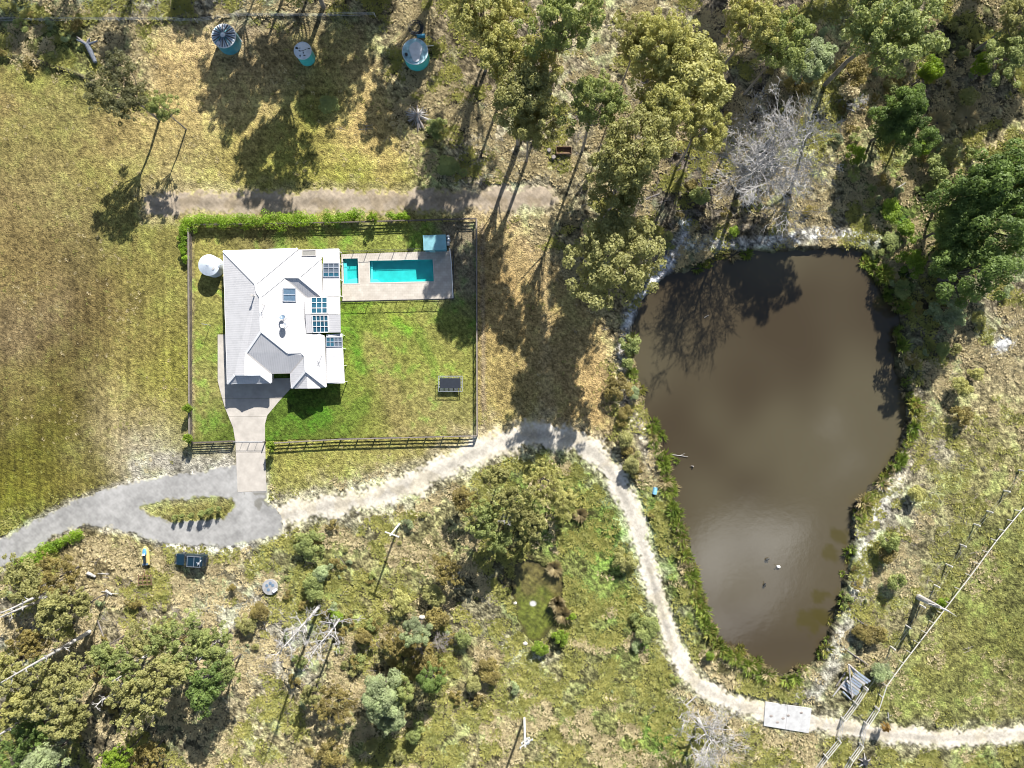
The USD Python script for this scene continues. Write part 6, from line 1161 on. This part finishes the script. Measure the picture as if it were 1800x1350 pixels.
# ---------------------------------------------------------------- what nobody could count: grass, reeds, scrub, twigs
def blade_tuft(rng, m, r, ln, w, zl=(.4, .95)):
    a = rng.uniform(0, 6.283, m); q = r * np.sqrt(rng.random(m)) * .5; l_ = ln * rng.uniform(.55, 1.2, m); base = np.c_[q * np.cos(a), q * np.sin(a), np.full(m, -.05)]; a2 = a + rng.normal(0, .6, m)
    tip = base + np.c_[np.cos(a2) * l_ * .7, np.sin(a2) * l_ * .7, l_ * rng.uniform(*zl, m)]; side = np.c_[-np.sin(a2), np.cos(a2), np.zeros(m)] * w; mid = (base + tip) / 2 + [0, 0, .12 * ln]
    return np.stack([base - side * .4, mid - side, tip, mid + side], 1).reshape(-1, 3), np.arange(m * 4).reshape(-1, 4)
def scatter(name, label, cat, protos, pos, idx, scl, rng):
    pi = UsdGeom.PointInstancer.Define(stage, numbered('/World', name)); tag(pi.GetPrim(), label, cat, kind='stuff'); rel = pi.CreatePrototypesRel()
    for k, (nm, v, f, m_) in enumerate(protos):
        pr_ = raw_mesh(numbered(str(pi.GetPath()), nm), v, f, m_); rel.AddTarget(pr_.GetPath())
    a = rng.uniform(0, 2 * np.pi, len(pos)); pi.CreateProtoIndicesAttr(Vt.IntArray.FromNumpy(idx.astype(np.int32))); pi.CreatePositionsAttr(Vt.Vec3fArray.FromNumpy(pos.astype(np.float32)))
    pi.CreateOrientationsAttr(Vt.QuathArray([Gf.Quath(float(math.cos(x / 2)), 0, 0, float(math.sin(x / 2))) for x in a])); pi.CreateScalesAttr(Vt.Vec3fArray.FromNumpy(scl.astype(np.float32)))
rng = np.random.default_rng(91)
def pick(n, prob):
    u, v = rng.uniform(-40, 1840, n), rng.uniform(-40, 1390, n); k = rng.random(n) < prob(u, v); return u[k], v[k]
def place(u, v, zoff=0.0):
    return np.stack([(u - 900) * S, (675 - v) * S, ground_z(u, v) + zoff], 1)
clear = lambda u, v: (samp(f_island, u, v) < -4) & (samp(f_pond, u, v) < -5) & (samp(f_hol, u, v) < -4) & (samp(f_flat, u, v) < 0.25) & (samp(f_yard, u, v) < -6) & (samp(f_road, u, v) < -3) & (samp(f_bridge, u, v) < -4)
sandy = lambda u, v: np.minimum.reduce([samp(stroke_fields[k][0], u, v) for k in (0, 1, 2, 4, 5)])
dry = lambda u, v: clear(u, v) * (0.06 + 0.75 * np.clip(samp(f_rough, u, v), 0, 1) ** 1.3) * sstep(fb(u, v, 26, 101), .36, .58) * np.where(sandy(u, v) < 1, .25, 1)
u, v = pick(150000, dry); green = fb(u, v, 60, 102) + 0.14 * (np.hypot(u - 1060, v - 960) < 260) + 0.10 * (u > 1500) * (v > 800) - 0.06 * (u < 760) * (v > 930)
for nm, lab, cat, lf, sel in (('dry_grass', 'dry straw-coloured grass tufts over the rough ground', 'dry grass', 'straw', green < .5), ('green_grass', 'olive green grass tufts over the rough ground', 'grass', 'grass', green >= .5)):
    pr_ = [('tuft', *blade_tuft(np.random.default_rng(200 + k), 20, .5, .5, .055, (.15, .6)), L[lf]) for k in range(3)]
    n = sel.sum(); s_ = rng.uniform(.55, 1.45, n) * (0.45 + 0.55 * samp(f_rough, u[sel], v[sel])); scatter(nm, lab, cat, pr_, place(u[sel], v[sel]), rng.integers(0, 3, n), np.c_[s_ * 1.1, s_ * 1.1, s_ * .8], rng)
# reeds along the waterline
ru, rv = [], []
for seg, w, dens in ((((1524, 452), (1545, 480), (1562, 500), (1590, 550)), 12, 1.8), (((1580, 575), (1586, 650), (1603, 705), (1600, 760)), 5, 1.5), (((1598, 765), (1575, 815), (1545, 848), (1515, 885), (1505, 905)), 6, 1.7), (((1145, 745), (1165, 800), (1178, 870)), 15, 1.3), (((1180, 890), (1198, 945), (1218, 1020), (1238, 1080)), 9, 2.0), (((1238, 1080), (1262, 1130), (1300, 1158), (1350, 1182)), 12, 2.0), (((1225, 470), (1270, 450), (1340, 440)), 6, .6), (((1497, 960), (1486, 1030), (1462, 1100), (1440, 1155), (1380, 1195)), 6, .6), (((1107, 590), (1112, 650), (1125, 700)), 7, .9)):
    sp_ = smooth(seg); ln = np.hypot(*np.diff(sp_, axis=0).T).sum(); n = int(ln * dens * w / 30); k = rng.uniform(0, len(sp_) - 1.01, n); i = k.astype(int); q = sp_[i] + (sp_[i + 1] - sp_[i]) * (k - i)[:, None] + rng.normal(0, w / 2.1, (n, 2)); ru.append(q[:, 0]); rv.append(q[:, 1])
ru, rv = np.concatenate(ru), np.concatenate(rv); gate = fb(ru, rv, 20, 105) + 0.35 * rng.random(len(ru)) > .58; ru, rv = ru[gate], rv[gate]; n = len(ru); pos = place(ru, rv); pos[:, 2] = np.maximum(pos[:, 2], -.6); s_ = rng.uniform(.5, 1.5, n)
scatter('reeds', 'green strappy reeds and sedges fringing the pond', 'reeds', [('reed_clump', *blade_tuft(np.random.default_rng(300 + k), 44, .6, 1.05, .055, (.15, .75)), L[['reed', 'reed', 'grass', 'reed', 'straw'][k]]) for k in range(5)], pos, rng.integers(0, 5, n), np.c_[s_, s_, s_], rng)
# low scrub
zones = [((600, 1130), (180, 200), .6), ((780, 1110), (100, 150), .75), ((560, 980), (70, 80), .5), ((1640, 330), (110, 170), .8), ((1620, 640), (60, 130), .8), ((1250, 370), (150, 60), .4), ((1560, 150), (200, 160), .5), ((120, 1190), (160, 180), .4), ((1120, 1060), (50, 190), .6), ((1100, 720), (22, 120), .7), ((1520, 1060), (50, 130), .4), ((130, 70), (120, 50), .5), ((1350, 200), (200, 140), .35)]
scrubp = lambda u, v: clear(u, v) * np.clip(sum(a * np.exp(-(((u - c[0]) / r[0]) ** 2 + ((v - c[1]) / r[1]) ** 2) * 1.4) for c, r, a in zones), 0, 1) * sstep(fb(u, v, 36, 103), .42, .62)
u, v = pick(9000, scrubp); keep = np.ones(len(u), bool)
for a, b, r in ((476, 1031, 28), (341, 982, 42), (258, 995, 45), (1498, 1199, 40), (702, 921, 14), (922, 1262, 14), (735, 206, 30), (991, 266, 36), (160, 88, 30), (1614, 1049, 14)): keep &= np.hypot(u - a, v - b) > r
u, v = u[keep], v[keep]; n = len(u); pr_ = []
for k, lf in enumerate(('brown', 'olive', 'green', 'brown', 'grey')):
    r_ = np.random.default_rng(400 + k); c, cr = crown_clumps(r_, .7, .45, .45, 11, .3, .3, -.1); pr_.append(('scrub_bush', *leaves(r_, c, cr, 48, .10, up=.4, spread=.6), L[lf]))
s_ = rng.uniform(.4, 1.3, n) ** 1.3; scatter('low_scrub', 'low olive and brown scrub between the trees', 'scrub', pr_, place(u, v), rng.integers(0, 5, n), np.c_[s_, s_, s_ * .9], rng)
# twigs and bark litter
lit = lambda u, v: clear(u, v) * np.clip(sum(a * np.exp(-(((u - c[0]) / r[0]) ** 2 + ((v - c[1]) / r[1]) ** 2)) for c, r, a in (((1150, 260), (260, 220), .6), ((190, 1110), (120, 90), .9), ((560, 1140), (90, 90), .8), ((1350, 330), (140, 90), .8), ((1490, 190), (60, 50), .6), ((780, 1100), (80, 80), .5), ((1650, 820), (60, 200), .5), ((1230, 1290), (90, 60), .6))), 0, 1)
u, v = pick(16000, lit); n = len(u); pr_ = []
for k in range(3):
    r_ = np.random.default_rng(500 + k); sg = []
    for _ in range(4): p = r_.normal(0, .35, 3) * [1, 1, .05] + [0, 0, .06]; d = r_.normal(0, .5, 3) * [1, 1, .15]; sg.append([*(p - d), *(p + d), .035, .018])
    m_ = MB().tubes(sg, 4); vv, ff = m_.get(); pr_.append(('twig', vv, ff, M[['log', 'log', 'dead_dark'][k]]))
s_ = rng.uniform(.3, .95, n); scatter('fallen_twigs', 'fallen twigs and bark littering the ground under the trees', 'twigs', pr_, place(u, v), rng.integers(0, 3, n), np.c_[s_, s_, s_], rng)
